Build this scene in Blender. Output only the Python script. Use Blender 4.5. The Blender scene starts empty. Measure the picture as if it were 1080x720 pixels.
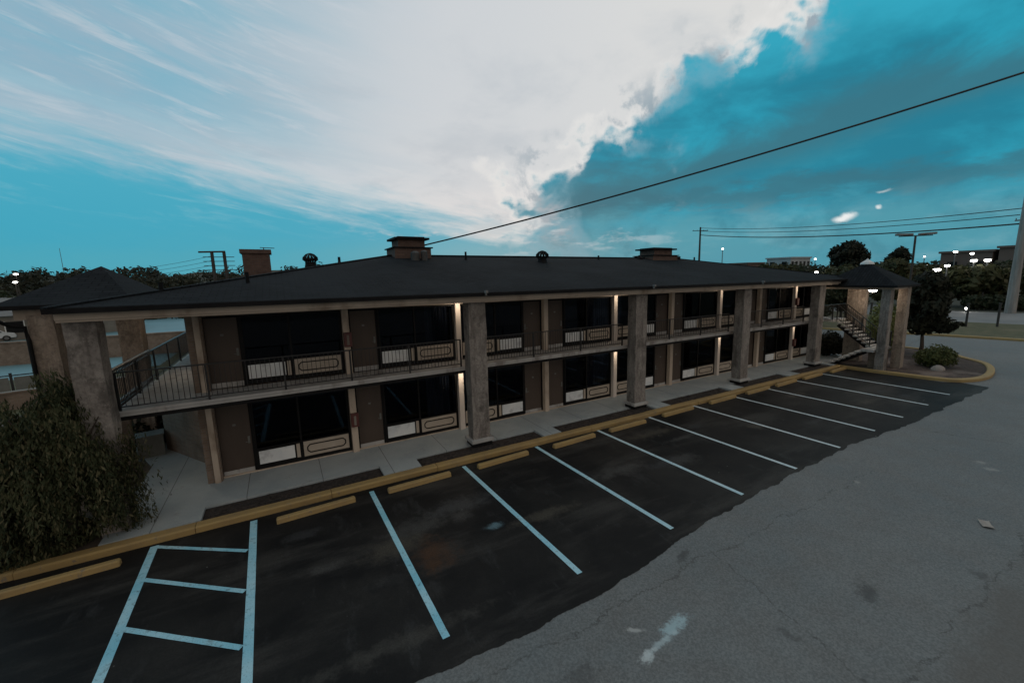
import bpy, math, random
import numpy as np
from mathutils import Matrix, Vector, noise as mnoise
R_ = random.Random(7)
rng = np.random.default_rng(11)
sc = bpy.context.scene
COL = sc.collection
rad = math.radians

# ------------------------------------------------------------------ materials
def new_mat(name):
    m = bpy.data.materials.new(name); m.use_nodes = True
    nt = m.node_tree; nt.nodes.clear()
    out = nt.nodes.new('ShaderNodeOutputMaterial')
    p = nt.nodes.new('ShaderNodeBsdfPrincipled')
    nt.links.new(p.outputs[0], out.inputs[0])
    return m, nt, p, out

class NG:
    """small helper for building node graphs"""
    def __init__(s, nt): s.nt = nt; s.L = nt.links.new
    def n(s, t, **k):
        a = s.nt.nodes.new(t)
        for kk, v in k.items(): setattr(a, kk, v)
        return a
    def val(s, sock, v):
        if hasattr(v, 'is_output') or isinstance(v, bpy.types.NodeSocket): s.L(v, sock)
        else: sock.default_value = v
    def m(s, op, a, b=0.0, c=None, clamp=False):
        q = s.n('ShaderNodeMath', operation=op, use_clamp=clamp)
        s.val(q.inputs[0], a); s.val(q.inputs[1], b)
        if c is not None: s.val(q.inputs[2], c)
        return q.outputs[0]
    def smooth(s, x, a, b, o0=0.0, o1=1.0):
        q = s.n('ShaderNodeMapRange', interpolation_type='SMOOTHSTEP')
        s.val(q.inputs['Value'], x); s.val(q.inputs['From Min'], a); s.val(q.inputs['From Max'], b)
        s.val(q.inputs['To Min'], o0); s.val(q.inputs['To Max'], o1)
        return q.outputs[0]
    def noise(s, vec, scale, detail=4, rough=.55, dist=0.0, dims='3D'):
        q = s.n('ShaderNodeTexNoise', noise_dimensions=dims)
        if vec is not None: s.L(vec, q.inputs['Vector'])
        q.inputs['Scale'].default_value = scale; q.inputs['Detail'].default_value = detail
        q.inputs['Roughness'].default_value = rough; q.inputs['Distortion'].default_value = dist
        return q.outputs[0]
    def mapping(s, vec, scale=(1,1,1), rot=(0,0,0), loc=(0,0,0)):
        q = s.n('ShaderNodeMapping'); s.L(vec, q.inputs[0])
        q.inputs['Scale'].default_value = scale; q.inputs['Rotation'].default_value = rot; q.inputs['Location'].default_value = loc
        return q.outputs[0]
    def mix(s, f, a, b, blend='MIX'):
        q = s.n('ShaderNodeMix', data_type='RGBA', blend_type=blend)
        s.val(q.inputs[0], f)
        for i, v in ((6, a), (7, b)):
            if isinstance(v, tuple): q.inputs[i].default_value = (*v, 1) if len(v) == 3 else v
            else: s.L(v, q.inputs[i])
        return q.outputs[2]
    def bump(s, h, strength, dist=.02):
        q = s.n('ShaderNodeBump'); q.inputs['Strength'].default_value = strength; q.inputs['Distance'].default_value = dist
        s.L(h, q.inputs['Height']); return q.outputs[0]
    def pos(s): return s.n('ShaderNodeNewGeometry').outputs['Position']
    def obj(s): return s.n('ShaderNodeTexCoord').outputs['Object']

def mottled(name, c1, c2, scale, rough=.8, bump=.2, detail=5, c3=None, s3=.6, t3=(.5,.7), stretch=(1,1,1), metal=0.0, spec=.5):
    m, nt, p, out = new_mat(name); g = NG(nt)
    v = g.mapping(g.obj(), stretch)
    n1 = g.noise(v, scale, detail, .6)
    col = g.mix(g.smooth(n1, .32, .68), c1, c2)
    if c3 is not None:
        n3 = g.noise(v, s3, 4, .6)
        col = g.mix(g.smooth(n3, *t3), col, c3)
    nt.links.new(col, p.inputs['Base Color'])
    p.inputs['Roughness'].default_value = rough; p.inputs['Metallic'].default_value = metal
    p.inputs['Specular IOR Level'].default_value = spec
    if bump: nt.links.new(g.bump(g.noise(v, scale*3, 6, .65), bump), p.inputs['Normal'])
    return m

M = {}
def build_materials():
    # old open asphalt: pale grey, fine grain, cracks, older brown patch, paint spill
    m, nt, p, out = new_mat('old_asphalt'); g = NG(nt); P = g.pos()
    grain = g.noise(P, 26, 6, .75); big = g.noise(P, .22, 5, .6); mid = g.noise(P, 1.3, 5, .6)
    vs = g.n('ShaderNodeTexVoronoi'); nt.links.new(P, vs.inputs['Vector']); vs.inputs['Scale'].default_value = 85
    col = g.mix(g.smooth(big, .35, .65), (.130,.150,.156), (.172,.182,.181))
    col = g.mix(g.smooth(mid, .3, .75, 0, .55), col, (.135,.125,.115))
    col = g.mix(g.smooth(grain, .36, .66), g.mix(.5, col, (.06,.06,.06)), g.mix(.18, col, (.3,.3,.29)))
    sx = g.n('ShaderNodeSeparateXYZ'); nt.links.new(P, sx.inputs[0]); X, Y = sx.outputs[0], sx.outputs[1]
    wob = g.m('MULTIPLY', g.m('SUBTRACT', g.noise(P, .7, 5, .65), .5), 2.2)
    # older brown apron nearest the viewer side
    d = g.m('ADD', g.m('ADD', Y, 12.6), wob)
    col = g.mix(g.smooth(d, .35, -.5, 0, .55), col, (.10,.083,.07))
    # cracks: along the row and a few diagonals
    def crack(axis, c0, slope, lo, hi, col, seed):
        a, b = (Y, X) if axis == 0 else (X, Y)
        w = g.m('MULTIPLY', g.m('SUBTRACT', g.noise(g.mapping(P, loc=(seed, seed, 0)), .9, 6, .7), .5), .9)
        dd = g.m('ABSOLUTE', g.m('ADD', g.m('SUBTRACT', g.m('SUBTRACT', a, c0), g.m('MULTIPLY', b, slope)), w))
        rng_ = g.m('MULTIPLY', g.m('GREATER_THAN', b, lo), g.m('LESS_THAN', b, hi))
        brk = g.smooth(g.noise(g.mapping(P, loc=(0, seed, 0)), 2.3, 3, .6), .38, .5)
        f = g.m('MULTIPLY', g.m('MULTIPLY', g.smooth(dd, .026, .004), rng_), brk)
        return g.mix(g.m('MULTIPLY', f, .55), col, (.045,.042,.04))
    col = crack(0, -9.45, .004, 1, 15, col, 3)
    col = crack(1, 9.9, .22, -15, -9.3, col, 9)
    col = crack(1, 17, -.35, -20, -9, col, 17)
    col = crack(0, -12.55, .0, 6, 40, col, 23)
    col = crack(0, -15.5, .1, -10, 40, col, 31)
    # spilt pale paint: a long smear
    def blob(cx, cy, rx, ry, ang, col, colour, amt, seed):
        ca, sa = math.cos(ang), math.sin(ang)
        dx = g.m('SUBTRACT', X, cx); dy = g.m('SUBTRACT', Y, cy)
        a = g.m('DIVIDE', g.m('ADD', g.m('MULTIPLY', dx, ca), g.m('MULTIPLY', dy, sa)), rx)
        b = g.m('DIVIDE', g.m('SUBTRACT', g.m('MULTIPLY', dy, ca), g.m('MULTIPLY', dx, sa)), ry)
        r = g.m('SQRT', g.m('ADD', g.m('MULTIPLY', a, a), g.m('MULTIPLY', b, b)))
        r = g.m('ADD', r, g.m('MULTIPLY', g.m('SUBTRACT', g.noise(g.mapping(P, loc=(seed,0,0)), 7, 9, .78), .5), 3.4))
        return g.mix(g.m('MULTIPLY', g.smooth(r, 1.1, .25), amt), col, colour)
    col = blob(5.62, -10.22, .42, .16, .15, col, (.42,.58,.62), .6, 1)
    col = blob(5.15, -10.34, .5, .07, .1, col, (.42,.5,.52), .6, 2)
    col = blob(4.82, -10.4, .2, .1, .3, col, (.5,.54,.54), .8, 3)
    col = blob(5.0, -9.95, .18, .05, -.6, col, (.45,.45,.43), .6, 4)
    col = blob(9.2, -11.5, .4, .2, .4, col, (.05,.05,.05), .7, 5)
    col = blob(7.2, -9.1, .3, .12, .4, col, (.05,.05,.05), .7, 6)
    col = blob(3.6, -10.2, .5, .25, .4, col, (.05,.05,.05), .5, 7)
    for k in range(14):
        col = blob(R_.uniform(2, 30), R_.uniform(-14, -9.3), R_.uniform(.05,.35), R_.uniform(.05,.2), R_.uniform(0,3), col, R_.choice([(.06,.06,.06),(.3,.29,.27),(.12,.16,.18)]), .55, k*3.1+11)
    nt.links.new(col, p.inputs['Base Color'])
    p.inputs['Roughness'].default_value = .72; p.inputs['Specular IOR Level'].default_value = .35
    nt.links.new(g.bump(vs.outputs['Distance'], .3, .008), p.inputs['Normal'])
    M['old_asphalt'] = m
    # sealed asphalt
    m, nt, p, out = new_mat('sealed_asphalt'); g = NG(nt); P = g.pos()
    sx = g.n('ShaderNodeSeparateXYZ'); nt.links.new(P, sx.inputs[0]); X, Y = sx.outputs[0], sx.outputs[1]
    def blob2(cx, cy, rx, ry, col, colour, amt, seed):
        a = g.m('DIVIDE', g.m('SUBTRACT', X, cx), rx); b = g.m('DIVIDE', g.m('SUBTRACT', Y, cy), ry)
        r = g.m('SQRT', g.m('ADD', g.m('MULTIPLY', a, a), g.m('MULTIPLY', b, b)))
        r = g.m('ADD', r, g.m('MULTIPLY', g.m('SUBTRACT', g.noise(g.mapping(P, loc=(seed,0,0)), 2.6, 9, .75), .5), 3.0))
        return g.mix(g.m('MULTIPLY', g.smooth(r, 1.1, .1), amt), col, colour)
    n1 = g.noise(P, .55, 6, .62); n2 = g.noise(P, 30, 5, .7)
    col = g.mix(g.smooth(n1, .35, .68), (.0095,.0095,.0098), (.020,.019,.018))
    st = g.noise(g.mapping(P, (.22,.9,1), (0,0,rad(8))), .9, 6, .66)
    col = g.mix(g.smooth(st, .48, .70, 0, .75), col, (.062,.058,.053))
    st2 = g.noise(g.mapping(P, (1,.35,1), (0,0,rad(-25)), (5,1,0)), 1.6, 8, .7)
    col = g.mix(g.smooth(st2, .55, .7, 0, .6), col, (.05,.05,.05))
    col = g.mix(g.smooth(g.noise(g.mapping(P, loc=(3,3,3)), .35, 5, .6), .5, .68, 0, .5), col, (.04,.037,.034))
    for k in range(24):
        col = blob2(R_.uniform(0, 26), R_.uniform(-7.5,-3.4), R_.uniform(.3,1.4), R_.uniform(.15,.5), col, R_.choice([(.075,.072,.068),(.05,.05,.052),(.012,.012,.013),(.085,.075,.06)]), .7, k*7.7)
    col = blob2(2.75, -6.3, .55, .7, col, (.085,.042,.022), .75, 5)
    col = blob2(4.0, -4.8, 1.3, .45, col, (.085,.085,.085), .6, 15)
    col = blob2(1.4, -8.2, 2.0, .22, col, (.075,.07,.062), .6, 25)
    col = blob2(4.3, -6.1, .25, .16, col, (.2,.33,.38), .6, 35)
    col = g.mix(g.smooth(n2, .3, .7, 0, .45), col, (.008,.008,.008))
    fl = g.noise(P, 5.5, 2, .5)
    col = g.mix(g.smooth(fl, .76, .79, 0, .7), col, (.25,.25,.24))
    nt.links.new(col, p.inputs['Base Color']); p.inputs['Roughness'].default_value = .62
    p.inputs['Specular IOR Level'].default_value = .12
    nt.links.new(g.bump(n2, .3, .01), p.inputs['Normal'])
    M['sealed_asphalt'] = m
    # road paint, worn
    m, nt, p, out = new_mat('blue_line_paint'); g = NG(nt); P = g.pos()
    w = g.noise(P, 9, 6, .75); w2 = g.noise(P, 1.1, 3, .6)
    col = g.mix(g.smooth(w2, .3, .7), (.22,.52,.64), (.38,.62,.70))
    sx = g.n('ShaderNodeSeparateXYZ'); nt.links.new(P, sx.inputs[0])
    col = g.mix(g.smooth(sx.outputs[0], 3, 16, 0, .8), col, (.6,.62,.62))
    col = g.mix(g.smooth(w, .54, .70, 0, .8), col, (.05,.06,.065))
    w3 = g.noise(P, 2.2, 6, .75)
    col = g.mix(g.smooth(w3, .56, .70, 0, .6), col, (.10,.13,.14))
    col = g.mix(g.smooth(g.noise(P, 40, 3, .7), .55, .7, 0, .5), col, (.04,.045,.05))
    nt.links.new(col, p.inputs['Base Color']); p.inputs['Roughness'].default_value = .7
    M['line'] = m
    # yellow painted concrete
    m, nt, p, out = new_mat('yellow_kerb_paint'); g = NG(nt); P = g.pos()
    col = g.mix(g.smooth(g.noise(P, 1.7, 5, .65), .35, .7), (.33,.225,.085), (.27,.185,.08))
    col = g.mix(g.smooth(g.noise(P, 5, 7, .78), .56, .68, 0, .85), col, (.15,.135,.115))
    col = g.mix(g.smooth(g.noise(g.mapping(P,(3,3,12)), 1.5, 6, .75), .6, .75, 0, .6), col, (.06,.05,.04))
    nt.links.new(col, p.inputs['Base Color']); p.inputs['Roughness'].default_value = .75
    nt.links.new(g.bump(g.noise(P, 25, 5, .7), .35), p.inputs['Normal'])
    M['yellow'] = m
    # concrete walk
    m, nt, p, out = new_mat('walkway_concrete'); g = NG(nt); P = g.pos()
    col = g.mix(g.smooth(g.noise(P, .9, 6, .65), .3, .7), (.30,.35,.37), (.39,.435,.445))
    col = g.mix(g.smooth(g.noise(P, 3.5, 6, .7), .55, .75, 0, .5), col, (.20,.19,.175))
    sx = g.n('ShaderNodeSeparateXYZ'); nt.links.new(P, sx.inputs[0])
    fx = g.m('ABSOLUTE', g.m('SUBTRACT', g.m('FRACT', g.m('DIVIDE', sx.outputs[0], 1.9)), .5))
    col = g.mix(g.m('MULTIPLY', g.m('LESS_THAN', fx, .006), .7), col, (.07,.065,.06))
    col = g.mix(g.smooth(g.noise(P, 60, 3, .7), .35, .65, 0, .25), col, (.12,.12,.12))
    nt.links.new(col, p.inputs['Base Color']); p.inputs['Roughness'].default_value = .8
    nt.links.new(g.bump(g.noise(P, 40, 5, .7), .15), p.inputs['Normal'])
    M['concrete'] = m
    M['slab'] = mottled('balcony_concrete', (.34,.34,.335), (.42,.415,.40), 1.2, .8, .1, c3=(.22,.205,.19), s3=2.5, stretch=(1,1,.4))
    M['pale_lot'] = mottled('pale_lot_surface', (.10,.21,.24), (.14,.27,.30), .08, .5, .05, spec=.7)
    M['road'] = mottled('road_surface', (.13,.13,.13), (.19,.185,.18), .3, .7, .05)
    M['grass'] = mottled('mown_grass', (.055,.06,.025), (.10,.09,.045), 1.5, .95, .6, c3=(.13,.11,.065), s3=.15)
    M['earth'] = mottled('bare_earth', (.05,.038,.028), (.095,.075,.055), 2.2, .95, .6)
    M['terrain'] = mottled('far_terrain', (.022,.026,.016), (.05,.048,.03), .03, .95, 0)
    M['mulch'] = mottled('dark_mulch', (.012,.009,.008), (.04,.03,.025), 14, .95, .9)
    M['island_mulch'] = mottled('red_brown_mulch', (.032,.02,.016), (.075,.052,.042), 9, .95, .9, c3=(.13,.1,.085), s3=.7, t3=(.48,.66))
    # stone pillar
    def stone(name, a, b, c):
        m, nt, p, out = new_mat(name); g = NG(nt); v = g.obj()
        vm = g.mapping(v, (1,1,.45))
        n1 = g.noise(vm, 2.6, 7, .68, .6); n2 = g.noise(v, 14, 6, .7); n3 = g.noise(g.mapping(v, (1.6,1.6,.25)), 3, 6, .7)
        col = g.mix(g.smooth(n1, .33, .67), a, b)
        col = g.mix(g.smooth(n3, .47, .66, 0, .85), col, c)
        col = g.mix(g.smooth(g.noise(g.mapping(v, (1,1,.7), loc=(3,1,7)), 1.5, 6, .7), .52, .66, 0, .7), col, tuple(x*.55 for x in c))
        col = g.mix(g.smooth(g.noise(g.mapping(v, loc=(9,1,2)), 5, 5, .7), .58, .72, 0, .6), col, (.40,.37,.33))
        col = g.mix(g.smooth(n2, .4, .75, 0, .55), col, (.05,.045,.04))
        vo = g.n('ShaderNodeTexVoronoi', feature='DISTANCE_TO_EDGE'); nt.links.new(g.mapping(v, (1,1,1.6)), vo.inputs['Vector']); vo.inputs['Scale'].default_value = 3.4
        e = g.smooth(vo.outputs[0], .0, .05)
        col = g.mix(g.m('MULTIPLY', g.m('SUBTRACT', 1, e), .12), col, (.06,.05,.045))
        nt.links.new(col, p.inputs['Base Color']); p.inputs['Roughness'].default_value = .85
        hgt = g.m('ADD', g.m('MULTIPLY', e, .1), g.m('ADD', n1, g.m('MULTIPLY', n2, .6)))
        nt.links.new(g.bump(hgt, .8, .04), p.inputs['Normal'])
        return m
    M['stone'] = stone('pillar_stone', (.20,.18,.165), (.31,.285,.26), (.125,.11,.10))
    M['stone_warm'] = stone('tan_pillar_stone', (.26,.21,.165), (.36,.30,.245), (.19,.15,.12))
    # brick
    def brick(name, c1, c2, mort, sc_=1.0):
        m, nt, p, out = new_mat(name); g = NG(nt); v = g.obj()
        sx = g.n('ShaderNodeSeparateXYZ'); nt.links.new(v, sx.inputs[0])
        cx = g.n('ShaderNodeCombineXYZ'); nt.links.new(g.m('ADD', sx.outputs[0], sx.outputs[1]), cx.inputs[0]); nt.links.new(sx.outputs[2], cx.inputs[1])
        b = g.n('ShaderNodeTexBrick'); nt.links.new(cx.outputs[0], b.inputs['Vector'])
        b.inputs['Scale'].default_value = 1/sc_; b.inputs['Brick Width'].default_value = .22; b.inputs['Row Height'].default_value = .075; b.inputs['Mortar Size'].default_value = .009
        b.inputs['Color1'].default_value = (*c1,1); b.inputs['Color2'].default_value = (*c2,1); b.inputs['Mortar'].default_value = (*mort,1)
        col = g.mix(g.smooth(g.noise(v, 2.2, 6, .65), .35, .7, 0, .6), b.outputs[0], tuple(x*.55 for x in c1))
        nt.links.new(col, p.inputs['Base Color']); p.inputs['Roughness'].default_value = .88
        nt.links.new(g.bump(b.outputs['Fac'], -.5, .01), p.inputs['Normal'])
        return m
    M['brick'] = brick('tan_brown_brick', (.19,.135,.10), (.25,.185,.14), (.21,.19,.165))
    M['red_brick'] = brick('chimney_brick', (.085,.048,.038), (.12,.07,.052), (.10,.085,.075))
    M['beige'] = mottled('beige_trim_paint', (.43,.355,.285), (.50,.42,.34), .9, .65, .05, c3=(.26,.2,.15), s3=1.4, t3=(.5,.75), stretch=(1,1,.5))
    M['lamplit_beige'] = mottled('lamplit_beige_paint', (.62,.55,.49), (.70,.63,.56), .9, .6, .05, c3=(.40,.33,.28), s3=1.8, t3=(.55,.78), stretch=(1,1,.4))  # lighter beige for lit pilasters: lamp glow is put into the colour
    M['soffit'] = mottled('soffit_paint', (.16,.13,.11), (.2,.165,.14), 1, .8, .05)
    M['door'] = mottled('brown_door_paint', (.056,.040,.030), (.068,.049,.037), 2.5, .6, .05, stretch=(1,1,.3))
    M['black'] = mottled('black_painted_metal', (.004,.004,.005), (.008,.008,.008), 4, .6, .05, spec=.2)
    M['rail'] = mottled('black_rail_metal', (.010,.010,.011), (.02,.02,.02), 5, .38, .05)
    M['steel'] = mottled('bright_steel', (.35,.35,.35), (.5,.5,.5), 6, .3, .03, metal=.9)
    M['white_panel'] = mottled('white_vent_panel', (.62,.66,.68), (.74,.76,.76), 2, .6, .05, c3=(.5,.52,.53), s3=3)
    M['decor'] = mottled('cream_panel_paint', (.36,.31,.25), (.43,.375,.31), 1.6, .7, .05)
    M['roof'] = None
    m, nt, p, out = new_mat('charcoal_shingles'); g = NG(nt); v = g.obj()
    b = g.n('ShaderNodeTexBrick'); nt.links.new(v, b.inputs['Vector'])
    b.inputs['Scale'].default_value = 1; b.inputs['Brick Width'].default_value = .33; b.inputs['Row Height'].default_value = .14; b.inputs['Mortar Size'].default_value = .012
    b.inputs['Color1'].default_value = (.0125,.0145,.0165,1); b.inputs['Color2'].default_value = (.019,.021,.0235,1); b.inputs['Mortar'].default_value = (.006,.006,.007,1)
    col = g.mix(g.smooth(g.noise(v, .35, 6, .65), .35, .7, 0, .6), b.outputs[0], (.024,.028,.032))
    col = g.mix(g.smooth(g.noise(g.mapping(v,(2.5,.2,1)), 1.2, 6, .7), .55, .75, 0, .5), col, (.009,.009,.0105))
    nt.links.new(col, p.inputs['Base Color']); p.inputs['Roughness'].default_value = .95; p.inputs['Specular IOR Level'].default_value = .06
    nt.links.new(g.bump(b.outputs['Fac'], -.4, .012), p.inputs['Normal'])
    M['roof'] = m
    M['roof_edge'] = mottled('dark_gutter_metal', (.004,.004,.005), (.009,.009,.010), 2, .7, .03, spec=.15)
    M['far_roof'] = mottled('grey_house_roof', (.13,.13,.13), (.19,.185,.18), .7, .85, .1)
    M['far_wall'] = mottled('pale_house_wall', (.16,.14,.12), (.22,.2,.17), .9, .8, .05)
    M['brown_far'] = mottled('brown_far_block', (.13,.085,.07), (.17,.12,.1), .1, .85, 0)
    M['pale_far'] = mottled('pale_far_block', (.30,.34,.36), (.36,.40,.42), .2, .8, 0)
    M['red'] = mottled('red_cabinet_paint', (.075,.02,.018), (.10,.026,.022), 4, .5, .03)
    M['white_paint'] = mottled('white_paint', (.55,.55,.54), (.65,.65,.63), 3, .5, .03)
    M['wood_pole'] = mottled('weathered_pole', (.20,.185,.17), (.30,.28,.26), 4, .9, .3, stretch=(1,1,.1))
    M['dark_pole'] = mottled('dark_pole', (.03,.026,.022), (.06,.05,.045), 4, .85, .2, stretch=(1,1,.1))
    M['grey_metal'] = mottled('grey_galvanised_metal', (.10,.10,.10), (.15,.15,.15), 4, .5, .05)
    M['wire'] = mottled('black_cable', (.008,.008,.009), (.012,.012,.012), 3, .6, 0)
    M['bark'] = mottled('bark', (.035,.026,.02), (.07,.055,.043), 6, .95, .7, stretch=(1,1,.25))
    M['rock'] = mottled('pale_rock', (.24,.21,.19), (.32,.29,.27), 3, .9, .6)
    M['car_white'] = mottled('white_car_paint', (.5,.52,.53), (.54,.56,.57), .8, .3, 0)
    M['rubber'] = mottled('tyre_rubber', (.012,.012,.012), (.018,.018,.018), 5, .85, .1)
    M['paper'] = mottled('scrap_card', (.26,.225,.20), (.34,.30,.265), 5, .9, .3)
    M['hvac_dark'] = mottled('dark_fan_metal', (.03,.03,.03), (.05,.05,.05), 3, .6, .05)
    M['hvac'] = mottled('grey_unit_metal', (.12,.13,.12), (.16,.165,.155), 3, .6, .05)
    # curtains
    m, nt, p, out = new_mat('grey_curtain'); g = NG(nt); v = g.obj()
    wv = g.noise(g.mapping(v, (9,1,.15)), 1.5, 3, .5)
    nt.links.new(g.mix(wv, (.12,.13,.15), (.42,.43,.45)), p.inputs['Base Color']); p.inputs['Roughness'].default_value = .95
    M['curtain'] = m
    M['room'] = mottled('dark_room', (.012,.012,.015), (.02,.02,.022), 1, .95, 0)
    # glass: real pane, lets some light through, mirrors the lot
    m, nt, p, out = new_mat('tinted_window_glass'); g = NG(nt)
    nt.nodes.remove(p)
    tr = g.n('ShaderNodeBsdfTransparent'); tr.inputs[0].default_value = (.42,.46,.52,1)
    gl = g.n('ShaderNodeBsdfGlossy'); gl.inputs['Roughness'].default_value = .03; gl.inputs['Color'].default_value = (.40,.46,.54,1)
    fr = g.n('ShaderNodeFresnel'); fr.inputs[0].default_value = 1.45
    v = g.obj(); nt.links.new(g.bump(g.noise(v, .9, 2, .5), .04, .05), gl.inputs['Normal'])
    mx = g.n('ShaderNodeMixShader'); nt.links.new(fr.outputs[0], mx.inputs[0]); nt.links.new(tr.outputs[0], mx.inputs[1]); nt.links.new(gl.outputs[0], mx.inputs[2])
    nt.links.new(mx.outputs[0], out.inputs[0]); M['glass'] = m
    def emit(name, c, s):
        m, nt, p, out = new_mat(name)
        p.inputs['Base Color'].default_value = (.8,.8,.8,1); p.inputs['Emission Color'].default_value = (*c,1); p.inputs['Emission Strength'].default_value = s
        # faint uneven glow across the diffuser
        g = NG(nt); nt.links.new(g.m('MULTIPLY', g.smooth(g.noise(g.obj(), 3, 2, .5), .2, .8, .8, 1.2), s), p.inputs['Emission Strength'])
        return m
    M['lamp'] = emit('warm_lamp_diffuser', (1,.86,.68), 7)
    M['lamp_white'] = emit('white_lamp_diffuser', (1,.95,.86), 9)
    M['lamp_far'] = emit('far_lamp_glow', (1,.96,.88), 14)
    # foliage
    def leafm(name, c1, c2, c3, sc_):
        m, nt, p, out = new_mat(name); g = NG(nt); v = g.obj()
        n1 = g.noise(v, sc_, 4, .6)
        oi = g.n('ShaderNodeNewGeometry').outputs['Random Per Island']
        col = g.mix(g.smooth(n1, .3, .7), c1, c2); col = g.mix(g.smooth(oi, .55, 1.0, 0, .8), col, c3)
        nt.links.new(col, p.inputs['Base Color']); p.inputs['Roughness'].default_value = .75; p.inputs['Specular IOR Level'].default_value = .25
        t = g.n('ShaderNodeBsdfTranslucent'); nt.links.new(col, t.inputs[0])
        mx = g.n('ShaderNodeMixShader'); mx.inputs[0].default_value = .25
        nt.links.new(p.outputs[0], mx.inputs[1]); nt.links.new(t.outputs[0], mx.inputs[2]); nt.links.new(mx.outputs[0], out.inputs[0])
        return m
    M['weeping'] = leafm('weeping_shrub_leaf', (.022,.032,.014), (.066,.074,.034), (.15,.13,.07), 2.2)
    M['dark_leaf'] = leafm('dark_evergreen_leaf', (.012,.015,.009), (.024,.026,.015), (.032,.032,.02), .8)
    M['leaf'] = leafm('broad_leaf', (.036,.042,.018), (.062,.062,.026), (.085,.075,.035), .4)
    M['bush'] = leafm('clipped_bush_leaf', (.05,.065,.02), (.085,.095,.032), (.11,.11,.045), 2)
    M['pale_bush'] = leafm('pale_topiary_leaf', (.11,.13,.04), (.17,.18,.06), (.2,.2,.08), 2)
    M['hedge'] = leafm('hedge_leaf', (.022,.03,.014), (.04,.046,.022), (.05,.05,.03), 1)
    M['far_leaf'] = leafm('far_wood_leaf', (.026,.03,.020), (.046,.048,.03), (.058,.054,.035), .05)
build_materials()

# ------------------------------------------------------------------ mesh builder
def warp(x, z): return z*(1-.0016*max(min(x, 40), -6))     # the building line sinks slightly towards its far end
class MB:
    def __init__(s, w=False): s.v = []; s.f = []; s.mi = []; s.w = w; s.cur = 0
    def addv(s, pts):
        k = len(s.v); s.v.extend(tuple(p) for p in pts); return k
    def face(s, idx): s.f.append(tuple(idx)); s.mi.append(s.cur)
    def box(s, x0, x1, y0, y1, z0, z1):
        k = s.addv([(x0,y0,z0),(x1,y0,z0),(x1,y1,z0),(x0,y1,z0),(x0,y0,z1),(x1,y0,z1),(x1,y1,z1),(x0,y1,z1)])
        for q in ((0,3,2,1),(4,5,6,7),(0,1,5,4),(1,2,6,5),(2,3,7,6),(3,0,4,7)): s.face([k+i for i in q])
        return s
    def prism(s, poly, z0, z1):
        n = len(poly); k = s.addv([(x,y,z0) for x,y in poly]+[(x,y,z1) for x,y in poly])
        s.face([k+n+i for i in range(n)]); s.face([k+n-1-i for i in range(n)])
        for i in range(n):
            j = (i+1) % n; s.face([k+i,k+j,k+n+j,k+n+i])
        return s
    def sheet(s, poly, z):
        k = s.addv([(x,y,z) for x,y in poly]); s.face(range(k, k+len(poly))); return s
    def tube(s, pts, r, n=8, cap=True):
        pts = [Vector(p) for p in pts]; rs = r if isinstance(r, (list,tuple)) else [r]*len(pts)
        rings = []
        for i, p in enumerate(pts):
            d = (pts[min(i+1,len(pts)-1)]-pts[max(i-1,0)]).normalized()
            a = d.orthogonal().normalized() if abs(d.z) > .95 else d.cross(Vector((0,0,1))).normalized()
            b = d.cross(a)
            rings.append(s.addv([p+(a*math.cos(2*math.pi*j/n)+b*math.sin(2*math.pi*j/n))*rs[i] for j in range(n)]))
        for i in range(len(rings)-1):
            for j in range(n):
                s.face([rings[i]+j, rings[i]+(j+1)%n, rings[i+1]+(j+1)%n, rings[i+1]+j])
        if cap:
            s.face([rings[0]+n-1-j for j in range(n)]); s.face([rings[-1]+j for j in range(n)])
        return s
    def bar(s, a, b, w, h):
        """square bar from a to b"""
        a, b = Vector(a), Vector(b); d = (b-a).normalized()
        sd = d.cross(Vector((0,0,1))); sd = Vector((1,0,0)) if sd.length < 1e-4 else sd.normalized()
        up = sd.cross(d)
        pts = [p+sd*i*w/2+up*j*h/2 for p in (a,b) for i,j in ((-1,-1),(1,-1),(1,1),(-1,1))]
        k = s.addv(pts)
        for q in ((3,2,1,0),(4,5,6,7),(0,1,5,4),(1,2,6,5),(2,3,7,6),(3,0,4,7)): s.face([k+i for i in q])
        return s
    def lathe(s, c, prof, n=16):
        rings = [s.addv([(c[0]+r*math.cos(2*math.pi*j/n), c[1]+r*math.sin(2*math.pi*j/n), c[2]+z) for j in range(n)]) for r, z in prof]
        for i in range(len(rings)-1):
            for j in range(n): s.face([rings[i]+j, rings[i]+(j+1)%n, rings[i+1]+(j+1)%n, rings[i+1]+j])
        s.face([rings[0]+n-1-j for j in range(n)]); s.face([rings[-1]+j for j in range(n)])
        return s
    def raw(s, verts, faces):
        k = s.addv(verts)
        for f in faces: s.face([k+i for i in f])
        return s
    def build(s, name, mat, parent=None, loc=None, bevel=0, smooth=False):
        me = bpy.data.meshes.new(name)
        vs = [(x,y,warp(x,z)) for x,y,z in s.v] if s.w else s.v
        if loc is not None: vs = [(x-loc[0], y-loc[1], z-loc[2]) for x,y,z in vs]
        me.from_pydata(vs, [], s.f)
        for m in (mat if isinstance(mat, (list,tuple)) else [mat]): me.materials.append(m)
        if any(s.mi): me.polygons.foreach_set('material_index', s.mi)
        if smooth: me.polygons.foreach_set('use_smooth', [True]*len(me.polygons))
        me.update()
        o = bpy.data.objects.new(name, me); COL.objects.link(o)
        if loc is not None: o.location = loc
        if parent is not None: o.parent = parent
        if bevel:
            b = o.modifiers.new('bevel', 'BEVEL'); b.width = bevel; b.segments = 2; b.limit_method = 'ANGLE'
        return o
def tag(o, label=None, cat=None, group=None, kind=None):
    for k, v in (('label',label),('category',cat),('group',group),('kind',kind)):
        if v: o[k] = v
    return o
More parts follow.
